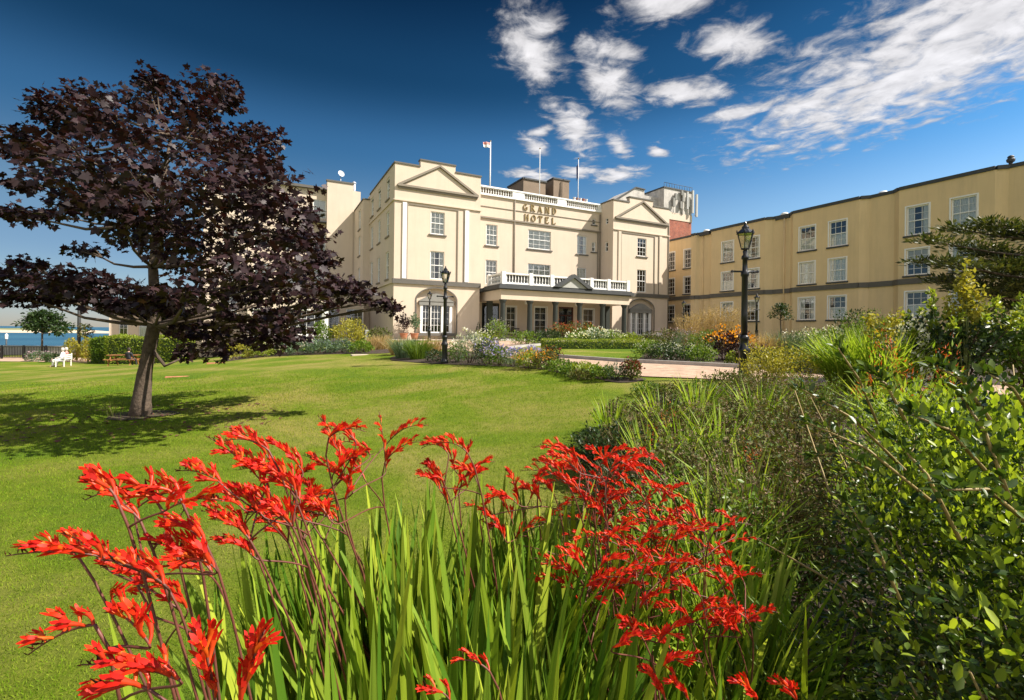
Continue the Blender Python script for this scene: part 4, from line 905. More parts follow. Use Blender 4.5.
# ------------------------------------------------------------ seaside edge
t = empty('railing', (0,0,0), 0, 'dark iron railing along the sea path at the far left', 'railing'); A0 = Vector((-60, 43.2)); A1 = Vector((-40.5, 43.8))
t.location = (A0.x, A0.y, H(A0.x, A0.y)); base_z = t.location.z
nseg = 10
for i in range(nseg+1):
    q = A0.lerp(A1, i/nseg); z = H(q.x, q.y)-base_z; m = MB(); m.box(-0.06, 0.06, -0.06, 0.06, 0, 1.25); o = m.build('post', MT['black'], t); o.location = (q.x-A0.x, q.y-A0.y, z)
    if i < nseg:
        r_ = A0.lerp(A1, (i+1)/nseg); m = MB(); a = Vector((q.x-A0.x, q.y-A0.y, z)); b = Vector((r_.x-A0.x, r_.y-A0.y, H(r_.x, r_.y)-base_z))
        for zz_ in (0.15, 1.12): m.bar(a+Vector((0,0,zz_)), b+Vector((0,0,zz_)), 0.04, 0.06)
        for k in range(1, 14): c_ = a.lerp(b, k/14); m.bar(c_+Vector((0,0,0.15)), c_+Vector((0,0,1.12)), 0.035, 0.035)
        m.build('rail_panel', MT['black'], t)
sw = MB(); 
t = empty('sea_wall', (-70, 50.5, H(-70, 50.5)), 0, 'low grey stone wall along the water beyond the railing', 'wall')
m = MB(); m.box(0, 35, -0.25, 0.25, -1.0, 1.05); m.build('wall', MT['concrete'], t); m = MB(); m.box(0, 35, -0.32, 0.32, 1.05, 1.17); m.build('coping', MT['stone'], t)
def make_car(x, y, rz, mat, lb):
    t = empty('parked_car', (x, y, H(x, y)), rz, lb, 'car', 'cars parked behind the railing')
    m = MB(); pr = [(-2.1,0.35),(-2.15,0.7),(-1.95,0.92),(-1.0,1.0),(-0.45,1.42),(0.9,1.46),(1.75,1.02),(2.1,0.95),(2.15,0.4)]
    m.prism([(a, -0.82, b) for a, b in pr], (0, 1.64, 0)); o = m.build('body', MT[mat], t); bv = o.modifiers.new('b', 'BEVEL'); bv.width = 0.08; bv.segments = 3
    m = MB()
    for y0 in (-0.835, 0.825): m.prism([(-0.85, y0, 1.02), (-0.42, y0, 1.36), (0.85, y0, 1.39), (1.45, y0, 1.04)], (0, 0.01, 0))
    m.build('window', MT['slate'], t)
    for xx_ in (-1.3, 1.35):
        for yy_ in (-0.74, 0.74):
            m = MB(); m.tube([(xx_, yy_-0.11, 0.32), (xx_, yy_+0.11, 0.32)], 0.32, 18); wo = m.build('wheel', MT['rubber'], t); m = MB(); m.tube([(xx_, yy_-0.12, 0.32), (xx_, yy_+0.12, 0.32)], 0.19, 12); m.build('rim', MT['steel'], wo)
    for yy_ in (-0.6, 0.6):
        m = MB(); m.box(-2.16, -2.10, yy_-0.15, yy_+0.15, 0.62, 0.74); m.build('headlight', MT['white'], t); m = MB(); m.box(2.08, 2.155, yy_-0.15, yy_+0.15, 0.65, 0.8); m.build('tail_light', MT['redcloth'], t)
make_car(-51.9, 46.0, 0.05, 'carwhite', 'white parked car behind the railing at the left edge')
make_car(-57.2, 46.2, 0.05, 'carred', 'red parked car behind the railing, just outside the left edge')
t = empty('lamp_column', gd(79, 48), 0, 'tall dark lamp column rising by the sea behind the small hedges', 'lamp column')
m = MB(); m.tube([(0,0,0),(0,0,4),(0,0,8)], [0.16,0.14,0.09], 10); m.build('column', MT['slate'], t); m = MB(); m.tube([(0,0,8),(0.3,0,8.3),(1.1,0,8.4)], 0.05, 8); m.build('arm', MT['slate'], t); m = MB(); m.box(1.0, 1.6, -0.12, 0.12, 8.34, 8.46); m.build('lamp_head', MT['steel'], t)
t = empty('marker_post', gd(6.5, 52), 0, 'thin dark post with white top standing by the water', 'post')
m = MB(); m.tube([(0,0,0),(0,0,1.6)], 0.07, 8); m.build('post', MT['slate'], t); m = MB(); m.lathe([(0.12,0),(0.14,0.45),(0.02,0.6)], (0,0,1.6), 8); m.build('cap', MT['white'], t)

# ------------------------------------------------------------ lawn furniture and people
def bench(t, mat, L_=1.5):
    m = MB()
    for i in range(4): m.box(-L_/2, L_/2, -0.25+i*0.12, -0.16+i*0.12, 0.42, 0.45)
    m.build('seat', MT[mat], t); m = MB()
    for i in range(3): m.box(-L_/2, L_/2, 0.24, 0.27, 0.52+i*0.13, 0.61+i*0.13)
    for x in (-L_/2, L_/2-0.05): m.box(x, x+0.05, 0.235, 0.275, 0.42, 0.92)
    m.build('backrest', MT[mat], t)
    for x in (-L_/2+0.03, L_/2-0.03):
        for y in (-0.22, 0.22): m = MB(); m.box(x-0.025, x+0.025, y-0.025, y+0.025, 0, 0.42); m.build('leg', MT[mat], t)
        m = MB(); m.box(x-0.03, x+0.03, -0.27, 0.24, 0.62, 0.65); m.box(x-0.02, x+0.02, -0.26, -0.22, 0.45, 0.62); m.build('armrest', MT[mat], t)
def person(loc, rz, lb, top, legs, hair, lean=0.12, scale=1.0):
    """seated figure facing -y"""
    t = empty('person', loc, rz, lb, 'person')
    J = {'hip': (0,0.02,0.52), 'belly': (0,0.03,0.68), 'chest': (0,0.06,0.92), 'neck': (0,0.05,1.09), 'chin': (0,0.03,1.15), 'head': (0,0.01,1.23), 'crown': (0,0.02,1.31)}
    R_ = {'hip': .155, 'belly': .135, 'chest': .15, 'neck': .058, 'chin': .07, 'head': .095, 'crown': .07}
    E_ = [('hip','belly'),('belly','chest'),('chest','neck'),('neck','chin'),('chin','head'),('head','crown')]
    for s, k in ((-1,'l'),(1,'r')):
        J.update({k+'sh': (s*.19,.06,1.0), k+'el': (s*.25,-.02,.75), k+'wr': (s*.14,-.24,.66), k+'ha': (s*.10,-.31,.64), k+'th': (s*.10,-.02,.52), k+'kn': (s*.13,-.44,.52), k+'an': (s*.13,-.48,.10), k+'to': (s*.14,-.62,.05)})
        R_.update({k+'sh': .068, k+'el': .046, k+'wr': .033, k+'ha': .04, k+'th': .10, k+'kn': .068, k+'an': .042, k+'to': .035})
        E_ += [('chest',k+'sh'),(k+'sh',k+'el'),(k+'el',k+'wr'),(k+'wr',k+'ha'),('hip',k+'th'),(k+'th',k+'kn'),(k+'kn',k+'an'),(k+'an',k+'to')]
    names = list(J); me = bpy.data.meshes.new('body'); me.from_pydata([J[n] for n in names], [(names.index(a), names.index(b)) for a, b in E_], [])
    o = bpy.data.objects.new('body', me); COL.objects.link(o); o.parent = t
    sk = o.modifiers.new('skin', 'SKIN'); sk.use_smooth_shade = True
    for i, n in enumerate(names): me.skin_vertices[0].data[i].radius = (R_[n], R_[n]*0.85)
    me.skin_vertices[0].data[0].use_root = True
    ss_ = o.modifiers.new('sub', 'SUBSURF'); ss_.levels = 2; ss_.render_levels = 2
    me.materials.append(MT['skin'])
    # bake to one continuous mesh
    dg = bpy.context.evaluated_depsgraph_get(); me2 = bpy.data.meshes.new_from_object(o.evaluated_get(dg)); o.modifiers.clear(); o.data = me2
    me2.materials.clear(); 
    for mm in ('skin', top, legs): me2.materials.append(MT[mm])
    for p_ in me2.polygons:
        c = p_.center
        p_.material_index = 0 if (c.z > 1.075 or (c.y < -0.22 and c.z > 0.58 and abs(c.x) < 0.2 and c.z < 0.75) or (c.z < 0.1)) else (1 if c.z > 0.56 and c.y > -0.3 else 2)
    m = MB(); m.lathe([(0.02,0.145),(0.07,0.13),(0.10,0.08),(0.108,0.0),(0.10,-0.07),(0.07,-0.10)], (0,0.035,1.245), 14, True); m.build('hair', MT[hair], t)
    m = MB()
    for s in (-1,1): m.lathe([(0.002,-0.012),(0.012,0),(0.002,0.012)], (s*0.032,-0.078,1.235), 6); m.lathe([(0.004,-0.03),(0.018,0),(0.004,0.03)], (s*0.098,0.01,1.22), 6)
    m.lathe([(0.016,-0.02),(0.010,0.01),(0.004,0.03)], (0,-0.088,1.205), 6); m.box(-0.022, 0.022, -0.078, -0.07, 1.168, 1.176); m.build('face_features', MT['skin'], t)
    t.scale = (scale,)*3; return t
BL = gd(64, 34.5)
t = empty('garden_bench', BL, radians(-62), 'white slatted bench on the lower lawn with two people on it', 'bench'); bench(t, 'white', 1.5)
def onb(dx, dy=0.0):
    a = radians(-62); return (BL.x + dx*cos(a) - dy*sin(a), BL.y + dx*sin(a) + dy*cos(a), BL.z-0.02)
person(onb(-0.36), radians(-62), 'seated person in white with a pink top, left on the lawn bench', 'cloth_pink', 'cloth_white', 'hair_grey')
person(onb(0.36), radians(-62), 'seated person all in white with grey hair, right on the lawn bench', 'cloth_white', 'cloth_white', 'hair_grey')
def picnic(loc, rz, lb, s=1.0):
    t = empty('picnic_table', loc, rz, lb, 'picnic table'); m = MB()
    for i in range(5): m.box(-0.9, 0.9, -0.37+i*0.15, -0.24+i*0.15, 0.72, 0.76)
    m.build('table_top', MT['wood'], t)
    for y in (-0.78, 0.55): m = MB(); m.box(-0.9, 0.9, y, y+0.11, 0.42, 0.46); m.box(-0.9, 0.9, y+0.125, y+0.235, 0.42, 0.46); m.build('bench_seat', MT['wood'], t)
    for x in (-0.65, 0.65):
        m = MB(); m.bar((x,-0.22,0.72), (x,-0.66,0), 0.04, 0.09); m.bar((x,0.22,0.72), (x,0.66,0), 0.04, 0.09); m.box(x+0.025, x+0.06, -0.78, 0.78, 0.33, 0.42); m.build('frame', MT['wood'], t)
    t.scale = (s,)*3; return t
PT = gd(124, 34.5); picnic(PT, 0.25, 'orange-brown timber picnic table on the lawn before the long hedge')
for px, d, w_, l_, mt_, lb in ((219, 24, .35, 1.0, 'terracotta', 'low reddish slab lying on the lawn beyond the tree, farther of the two'), (178, 16.5, .22, .7, 'terracotta', 'low reddish slab in the lawn right of the trunk, nearer of the two'), (361, 23.6, .5, .9, 'paving', 'pale stone step where the lawn meets the side entrance path')):
    t = empty('stone_slab', gd(px, d), HA, lb, 'slab'); m = MB(); m.box(-l_/2, l_/2, -w_/2, w_/2, -.1, .025); o = m.build('slab', MT[mt_], t); bv = o.modifiers.new('b', 'BEVEL'); bv.width = .015
person((PT.x+0.75, PT.y-0.42-0.02, PT.z-0.08), radians(180), 'seated person in dark clothes at the picnic table by the tree trunk', 'cloth_dark', 'cloth_dark', 'hair_dark')
t = empty('garden_bench', gd(81, 41.5), 0.1, 'brown timber bench between two small clipped yellow shrubs', 'bench'); bench(t, 'wood', 1.1)
# pale handrail and slab at the end of the path by the side entrance
t = empty('handrail', gd(367, 30.0), HA+1.2, 'pale grey handrail panel by the side entrance path', 'handrail')
m = MB()
for i in range(8): m.box(-0.5+i*0.14, -0.46+i*0.14, -0.02, 0.02, 0.05, 0.95)
m.build('bars', MT['palegrey'], t); m = MB(); m.bar((-0.55,0,0.97), (0.55,0,0.97), 0.06, 0.06); m.bar((-0.55,0,0.05), (0.55,0,0.05), 0.05, 0.05); m.build('rail', MT['palegrey'], t)
# ------------------------------------------------------------ foliage
UPV = np.array([0, 0, 1.0])
OVAL = (np.array([(0,0,0),(-.28,.45,.06),(.28,.45,.06),(0,1,-.05)]), np.array([(0,1,3),(0,3,2)]))
LANCE = (np.array([(0,0,0),(-.11,.4,.03),(.11,.4,.03),(0,1,-.10)]), np.array([(0,1,3),(0,3,2)]))
ROUND = (np.array([(0,0,0),(-.33,.35,.07),(-.27,.75,.05),(0,1,-.03),(.27,.75,.05),(.33,.35,.07)]), np.array([(0,1,2),(0,2,3),(0,3,4),(0,4,5)]))
_a = [(-0.06,.02),(-.42,.12),(-.30,.32),(-.62,.56),(-.27,.58),(-.20,.72),(0,1.0),(.20,.72),(.27,.58),(.62,.56),(.30,.32),(.42,.12),(.06,.02)]
MAPLE = (np.array([(0,.25,.0)] + [(x, y, -.16*abs(x) - .10*max(0, y-.5) + .03) for x, y in _a]), np.array([(0, i+1, i+2) for i in range(len(_a)-1)]))
def rdir(n, g=rng): return unit(g.normal(size=(n, 3)))
def leaves(P, D, size, tmpl=OVAL, var=0.35, g=rng, upjit=0.8):
    n = len(P); up = unit(UPV + g.normal(size=(n,3))*upjit)
    return inst(tmpl[0], tmpl[1], frames(D, up), P, size*(1 + g.uniform(-var, var, n)))
def shell(n, r, c=(0,0,0), g=rng, fill=0.45, lump=0.18, floor=-0.2):
    """points in the outer part of a lumpy ellipsoid, with outward directions"""
    d = rdir(int(n*1.7), g); d = d[d[:,2] > floor][:n]; n = len(d)
    ph = g.uniform(0, 6.28, 6); l = 1 + lump*(np.sin(d[:,0]*4+ph[0])*np.cos(d[:,1]*3.5+ph[1]) + 0.6*np.sin(d[:,2]*7+d[:,0]*6+ph[2]) + 0.5*np.sin(d[:,1]*9+ph[3]))
    q = (1 - fill*g.random(n)**1.6) * l
    return d*q[:,None]*np.array(r) + np.array(c), d
def mound(label, x, y, r, h, n, leaf, mat, name='shrub', cat='shrub', tmpl=OVAL, group=None, stems=8, flowers=None, fill=0.5, lump=0.2, spiky=0.0, z=None, ry=None, upright=0.3, seed=None, core=0.0):
    g = np.random.default_rng(seed if seed is not None else abs(hash((round(x,2), round(y,2), 5))) % 99991)
    z = H(x, y) if z is None else z; ry = ry or r
    t = empty(name, (x, y, z), 0, label, cat, group)
    P, D = shell(n, (r, ry, h*0.55), (0, 0, h*0.45), g, fill, lump, -0.75); P[:,2] = np.maximum(P[:,2], 0.01)
    D2 = unit(D*(1-upright) + UPV*upright + g.normal(size=D.shape)*0.55)
    V, F = leaves(P, D2, leaf, tmpl, 0.4, g)
    np_mesh('foliage', V, F, mat, t)
    m = MB()
    for k in range(stems):
        q = P[g.integers(len(P))]; m.tube([(q[0]*0.12, q[1]*0.12, -0.03), (q[0]*0.6, q[1]*0.6, q[2]*0.55), tuple(q*0.97)], [0.012+h*0.006, 0.008, 0.003], 5)
    m.build('stems', MT['twig'], t)
    if flowers:
        fm, fn, fs, ft, top = flowers
        if fn < 240: fs *= math.sqrt(fn/240)*1.15; fn = 240
        P, D = shell(fn, (r*1.04, ry*1.04, h*0.6), (0, 0, h*0.45), g, 0.12, lump, top)
        V, F = leaves(P, unit(D + UPV*0.5 + g.normal(size=D.shape)*0.7), fs, ft, 0.3, g, 1.5); np_mesh('flowers', V, F, fm, t)
    return t
def strips(P, az, lean, bend, length, width, seg=5, pleat=0, g=rng, twist=None, tip=0.0):
    """long leaf blades as ribbons; all arguments arrays of n"""
    n = len(P); ts = np.linspace(0, 1, seg+1); th = lean[:,None] + bend[:,None]*ts[None]**1.4
    dz = np.cos(th); dr = np.sin(th); stepl = length[:,None]/seg
    R_ = np.concatenate([np.zeros((n,1)), np.cumsum((dr[:,1:]+dr[:,:-1])/2*stepl, 1)], 1); Z_ = np.concatenate([np.zeros((n,1)), np.cumsum((dz[:,1:]+dz[:,:-1])/2*stepl, 1)], 1)
    ca, sa = np.cos(az)[:,None], np.sin(az)[:,None]
    C_ = np.stack([P[:,0:1] + R_*ca, P[:,1:2] + R_*sa, P[:,2:3] + Z_], -1)
    tw = g.uniform(-0.9, 0.9, n) if twist is None else twist
    Tn = np.stack([dr*ca, dr*sa, dz], -1); side = np.stack([-np.sin(az), np.cos(az), np.zeros(n)], -1)[:,None,:] + 0*Tn
    nrm = np.cross(Tn, side); W_ = side*np.cos(tw)[:,None,None] + nrm*np.sin(tw)[:,None,None]; Nn = np.cross(Tn, W_)
    prof = np.where(ts < 0.55, 0.62 + 0.38*np.sin(ts/0.55*np.pi/2), np.cos((ts-0.55)/0.45*np.pi/2)**0.8*0.98 + 0.02); prof[-1] = 0.03
    ks = np.array([-0.5, 0, 0.5]) if not pleat else np.linspace(-0.5, 0.5, pleat+1)
    off = np.array([0.14, 0, 0.14]) if not pleat else np.array([0.0, -0.13, 0.10, -0.06, 0.0])[:pleat+1]
    w = (width[:,None]*prof[None])[:,:,None,None]
    V = C_[:,:,None,:] + W_[:,:,None,:]*w*ks[None,None,:,None] + Nn[:,:,None,:]*w*off[None,None,:,None]
    k = len(ks); V = V.reshape(-1, 3)
    i, j = np.meshgrid(np.arange(seg), np.arange(k-1), indexing='ij'); base = (i*k+j).ravel(); q = np.stack([base, base+1, base+k+1, base+k], 1)
    F = (q[None] + (np.arange(n)*(seg+1)*k)[:,None,None]).reshape(-1, 4); return V, F
def ornamental(label, x, y, r, h, n, mat, width=0.012, name='grass_clump', cat='grass clump', plume=None, group=None, lean=0.5, bend=0.7, seed=1, z=None):
    g = np.random.default_rng(seed+int(abs(x*100)+abs(y*37))); z = H(x, y) if z is None else z
    t = empty(name, (x, y, z), 0, label, cat, group)
    P = np.zeros((n,3)); a = g.uniform(0, 2*pi, n); rr = r*0.45*np.sqrt(g.random(n)); P[:,0] = rr*np.cos(a); P[:,1] = rr*np.sin(a)
    az = a + g.normal(size=n)*0.5; V, F = strips(P, az, g.uniform(0.02, lean, n), g.uniform(0.1, bend, n), h*g.uniform(0.6, 1.0, n), width*g.uniform(0.7, 1.2, n), 4, 0, g)
    np_mesh('blades', V, F, mat, t)
    if plume:
        pm_, pn, pl, ph = plume
        a = g.uniform(0, 2*pi, pn); rr = r*0.35*np.sqrt(g.random(pn)); P = np.stack([rr*np.cos(a), rr*np.sin(a), 0*a], 1)
        ln = g.uniform(0.16, 0.30, pn)*1.0; le = g.uniform(0.02, 0.28, pn); L_ = ph*g.uniform(0.85, 1.1, pn)
        V1, F1 = strips(P, a, le, le*0.8, L_, np.full(pn, 0.006), 4, 0, g); parts = []
        np_mesh('stalks', V1, F1, MT['straw'], t)
        tips = V1.reshape(pn, -1, 3); tip = tips[:, -2]; prev = tips[:, -8]; d = unit(tip-prev)
        k = 26; s = g.random((pn, k)); B_ = prev[:,None] + (tip-prev)[:,None]*1.1*s[...,None]
        Pq = (B_ + g.normal(size=(pn,k,3))*0.006).reshape(-1,3); Dq = unit(np.repeat(d,k,0) + g.normal(size=(pn*k,3))*0.35)
        V2, F2 = leaves(Pq, Dq, pl, LANCE, 0.4, g); np_mesh('plumes', V2, F2, pm_, t)
    return t
MT['straw'] = leafmat('straw', [(0.36,0.25,0.12),(0.46,0.34,0.17)], 0.3)
MT['lf_purple'] = leafmat('purple_leaf', [(0.013,0.006,0.007),(0.025,0.009,0.011),(0.020,0.011,0.012),(0.045,0.022,0.024),(0.011,0.006,0.008)], 0.14, 0.5, 0.3, (1.9,0.7,0.5))
MT['lf_green'] = leafmat('mid_green_leaf', [(0.05,0.105,0.010),(0.11,0.185,0.016),(0.18,0.25,0.025)], 0.3)
MT['lf_dark'] = leafmat('dark_green_leaf', [(0.016,0.035,0.010),(0.03,0.06,0.014),(0.045,0.075,0.018)], 0.2)
MT['lf_lime'] = leafmat('lime_leaf', [(0.15,0.23,0.02),(0.22,0.28,0.03),(0.28,0.30,0.04)], 0.4)
MT['lf_yellow'] = leafmat('yellow_leaf', [(0.30,0.28,0.03),(0.38,0.33,0.05),(0.20,0.22,0.03)], 0.35)
MT['lf_blue'] = leafmat('blue_green_leaf', [(0.09,0.14,0.085),(0.13,0.19,0.11),(0.07,0.12,0.05)], 0.25)
MT['lf_brown'] = leafmat('brown_green_leaf', [(0.05,0.035,0.014),(0.10,0.12,0.018),(0.17,0.13,0.05),(0.05,0.09,0.012),(0.16,0.20,0.03)], 0.2, 0.7)
MT['lf_sword'] = leafmat('sword_leaf', [(0.055,0.125,0.010),(0.11,0.20,0.013),(0.26,0.35,0.035),(0.08,0.16,0.012),(0.36,0.42,0.04),(0.17,0.26,0.012)], 0.24, 0.5, 0.15)
MT['lf_strap'] = leafmat('strap_leaf', [(0.13,0.23,0.016),(0.25,0.36,0.03),(0.38,0.44,0.07)], 0.38, 0.5, 0.2)
MT['lf_gloss'] = leafmat('glossy_leaf', [(0.020,0.045,0.008),(0.04,0.08,0.010),(0.07,0.12,0.014),(0.12,0.17,0.02),(0.03,0.05,0.008)], 0.25, 0.38, 0.4)
MT['fl_red'] = leafmat('red_petal', [(0.55,0.012,0.006),(0.66,0.022,0.008),(0.36,0.006,0.006),(0.74,0.055,0.010),(0.60,0.016,0.007)], 0.25, 0.5, 0.2, (1.4,1.0,0.6))
MT['fl_tube'] = leafmat('orange_tube', [(0.70,0.14,0.012),(0.58,0.05,0.012),(0.36,0.015,0.010)], 0.25, 0.4)
MT['fl_bud'] = leafmat('dark_red_bud', [(0.20,0.02,0.015),(0.10,0.03,0.015),(0.32,0.03,0.015)], 0.2, 0.4)
MT['fl_orange'] = leafmat('orange_petal', [(0.80,0.30,0.015),(0.85,0.42,0.02),(0.7,0.20,0.02)], 0.25)
MT['fl_rust'] = leafmat('rust_petal', [(0.55,0.10,0.03),(0.68,0.14,0.03),(0.45,0.06,0.03)], 0.25)
MT['fl_white'] = leafmat('white_petal', [(0.78,0.78,0.70),(0.72,0.70,0.55)], 0.25)
MT['fl_violet'] = leafmat('violet_petal', [(0.24,0.20,0.50),(0.34,0.28,0.58),(0.20,0.22,0.42)], 0.25)
MT['fl_mauve'] = leafmat('mauve_petal', [(0.30,0.20,0.26),(0.42,0.30,0.34)], 0.25)
MT['stem_red'] = surf('dark_stem', (0.14, 0.045, 0.03), 0.5, 0.3, 30)
MT['stem_green'] = surf('green_stem', (0.16, 0.19, 0.05), 0.5, 0.3, 30)

# ------------------------------------------------------------ turf
def turf():
    g = np.random.default_rng(3); n = 330000
    d = 1.7 + 15.3*g.random(n)**1.45; tx = g.uniform(-1.25, 1.15, n); x = tx*d; y = d
    k = (x < 0.30*y + 0.5) & (g.random(n) < np.clip((17.5-y)/6, 0, 1)) & ((y < 8.5) | (x < 0.25*(y-8.5)+1.5)); x = x[k]; y = y[k]; n = len(x)
    z = Hs(x, y); s = 0.012 + 0.0024*y
    s = s*g.uniform(0.6, 1.3, n); a = g.uniform(0, 2*pi, n); le = g.uniform(0.15, 1.0, n)
    P = np.stack([x, y, z-0.002], 1); D = np.stack([np.cos(a)*le, np.sin(a)*le, np.ones(n)], 1); D = unit(D)
    sd = unit(np.cross(D, rdir(n, g)))*(s*0.13)[:,None]
    V = np.stack([P-sd, P+sd, P+D*s[:,None]], 1).reshape(-1,3); F = np.arange(n*3).reshape(-1,3)
    return np_mesh('lawn_grass', V, F, MT['turf'])
def _tint(m):
    t = m.node_tree; g = G(m); b = [n for n in t.nodes if n.type == 'BSDF_PRINCIPLED'][0]; s = b.inputs['Base Color'].links[0].from_socket
    c = g.mix(s, g.ramp(g.noise(g.coord(), 0.33, 5, 0.6, 0.4), [(0.34, (0.70,0.88,0.75)), (0.47, (0.93,0.99,0.85)), (0.62, (1.55,1.14,2.0))]), 1.0, 'MULTIPLY'); g.l(c, b.inputs['Base Color'])
MT['turf'] = leafmat('grass_blade', [(0.125,0.215,0.010),(0.17,0.265,0.014),(0.25,0.30,0.035),(0.095,0.18,0.009)], 0.35, 0.75, 0.08)
_tint(MT['turf']); tag(turf(), kind='stuff', label=None)

# ------------------------------------------------------------ the purple maple
def tree_limbs(m, pts, r0, r1, n=8, g=random, wob=0.03):
    P = [Vector(p) for p in pts]; k = len(P)
    m.tube(P, [r0 + (r1-r0)*(i/(k-1))**0.8 for i in range(k)], n)
TB = Vector((-6.72, 8.7, 0.0)); D0 = 8.7
maple = empty('purple_maple', (TB.x, TB.y, H(TB.x, TB.y)), 0, 'broad dark purple leafed maple standing alone on the lawn', 'tree')
def tl(px, py, dd=0.0): return at(px, py, D0+dd) - Vector((TB.x, TB.y, H(TB.x, TB.y)))
# clumps: px, py, half width px, half height px, depth offset
CL = [(60,112,30,22,-.3),(90,95,26,18,.4),(110,120,38,28,-.9),(150,98,28,24,.6),(152,80,16,12,0),(215,82,26,17,.2),(196,108,24,28,-.5),(228,98,18,20,.6),(60,150,46,24,.8),(28,140,26,16,-.4),(16,152,22,9,.2),(90,165,50,30,-1.3),
      (140,140,48,36,1.2),(180,150,48,34,-1.2),(215,140,34,26,.9),(246,152,32,28,-.2),(262,162,24,20,.5),(262,135,26,12,.3),(120,185,48,30,.4),(60,180,34,16,-.8),(20,185,20,6,.3),(75,205,34,14,1.0),(30,213,30,7,-.5),(8,215,16,6,.4),(120,208,38,16,-1.4),
      (165,195,50,34,1.6),(165,190,46,30,-1.7),(215,190,48,34,.2),(260,190,44,28,-1.3),(272,202,32,20,.7),(302,214,20,10,.4),(135,235,40,20,1.1),(180,235,44,24,-1.2),(230,235,50,28,1.2),(280,232,44,22,-.8),(300,238,30,14,.5),
      (200,262,46,20,.2),(255,265,50,22,-1.4),(300,262,44,20,1.3),(322,262,20,12,0),(85,250,20,8,.5),(240,290,46,18,1.0),(285,290,46,18,-.6),(325,284,34,16,.6),(352,290,24,12,-.2),(378,300,17,9,0),(393,306,8,8,0),(195,290,30,16,-1.6),
      (14,275,22,9,-.3),(30,264,18,9,.4),(38,285,36,16,0),(75,280,34,15,-.6),(55,298,30,9,.3),(15,296,22,10,.2),(95,290,32,13,.4),(120,300,36,13,-.5),(150,312,32,12,.3),(125,285,26,10,1.0),(165,300,30,14,-.9),
      (215,315,36,16,.8),(255,318,40,16,-.8),(290,312,34,14,.4),(320,305,24,10,1.0),(200,335,24,12,-.6),(240,340,34,14,.5),(275,336,30,14,-.4),(218,352,20,10,.2),(187,352,10,9,.4),(300,330,18,10,.8),(180,325,24,12,1.2)]
g = np.random.default_rng(11); Ps = []; Ds = []
mz = MB(); fork = tl(148, 330); 
trunk_pts = [(0,0,-0.1),(0.02,0,0.25),(0.07,0,0.75),(0.16,0,1.25),(0.22,0.02,1.65),(0.24,0.0,2.1),(0.20,0,2.7),(0.28,0,3.5),(0.38,0,4.3),(0.5,0,5.1)]
mz.tube(trunk_pts, [0.20,0.15,0.118,0.108,0.104,0.09,0.075,0.06,0.04,0.02], 14)
limb_roots = [tl(152,300), tl(152,280), tl(150,250), tl(155,225), tl(158,200)]
sub = []
for i, (px, py, rx, ry, dd) in enumerate(CL):
    dd *= 1.65; c = tl(px, py, dd); sx, sy = rx/480*D0, ry/480*D0; sz = max(0.25, min(0.75, sx*0.85))
    n = int(150 + 5200*sx*sz*0.62 * (0.62 if sx*sy > .35 else 1.0) * (0.5+sy*1.2)); n = int(min(n, 900)*0.43*[1.15,.62,1.0,.8,1.2,.5,.95][i % 7] * (.68 if py > 296 and px > 190 else 1))
    d = rdir(n, g); q = g.random(n)**0.45
    l = 1 + 0.22*np.sin(d[:,0]*5+i)*np.cos(d[:,1]*6+i*2)
    # leaves lie in loose tiers
    P = d*(q*l)[:,None]*np.array([sx*0.92, sz, sy*0.86]); tier = np.round(P[:,2]/0.16)*0.16; P[:,2] = P[:,2]*0.45 + tier*0.55
    P += g.normal(size=P.shape)*0.025; Ps.append(P + np.array(c))
    h = g.normal(size=(n,3))*0.5 + d*np.array([1,1,0.2]); h[:,2] -= 0.45; Ds.append(unit(h))
    # limb to this clump
    root = min([Vector(p) for p in trunk_pts[4:]], key=lambda p: abs(p.z - (c.z - (0.06 if py < 262 else 0.45)*math.hypot(c.x-p.x, c.y-p.y))))
    mid = root.lerp(c, 0.5) + Vector((0,0,-0.05*(c-root).length)) + Vector((random.uniform(-.12,.12), random.uniform(-.12,.12), 0))
    ln = (c-root).length; r0 = min(0.045, 0.011+0.009*ln)
    mz.tube([root, root.lerp(mid, 0.5)+Vector((0,0,-0.03)), mid, mid.lerp(c, 0.55)+Vector((random.uniform(-.06,.06),0,.03)), c], [r0, r0*0.85, r0*0.65, r0*0.4, 0.008], 7)
    for k in range(7):
        e = c + Vector(P[g.integers(n)])*1.0; s_ = mid.lerp(c, random.uniform(0.3, 1)); mz.tube([s_, s_.lerp(e, .5)+Vector((0,0,.03)), e], [0.012, 0.008, 0.003], 5)
# the bare low limb with its tuft on the right
mz.tube([trunk_pts[3], tl(165,366), tl(178,360), tl(187,352,.4)], [0.035, 0.028, 0.02, 0.01], 7)
mz.build('trunk', MT['bark'], maple)
P = np.concatenate(Ps); Dd = np.concatenate(Ds); n = len(P)
V, F = inst(MAPLE[0], MAPLE[1], frames(Dd, unit(UPV + g.normal(size=(n,3))*0.62)), P, 0.110*(1+g.uniform(-.4,.3,n)))
np_mesh('crown', V, F, MT['lf_purple'], maple)
def fallen():
    g = np.random.default_rng(61); n = 260; a = g.uniform(0, 6.28, n); r = 2.3*np.sqrt(g.random(n)); x = TB.x+.4+r*np.cos(a); y = TB.y-.3+r*.8*np.sin(a)
    P = np.stack([x, y, Hs(x, y)+.018], 1); D = np.stack([g.normal(size=n), g.normal(size=n), .1*g.normal(size=n)], 1)
    V, F = inst(MAPLE[0], MAPLE[1], frames(D, unit(UPV+g.normal(size=(n,3))*.25)), P, g.uniform(.05, .09, n)); return np_mesh('fallen_leaves', V, F, MT['lf_fallen'])
MT['lf_fallen'] = leafmat('fallen_leaf', [(0.10,0.035,0.03),(0.16,0.06,0.05),(0.06,0.02,0.02)], 0.1, 0.7)
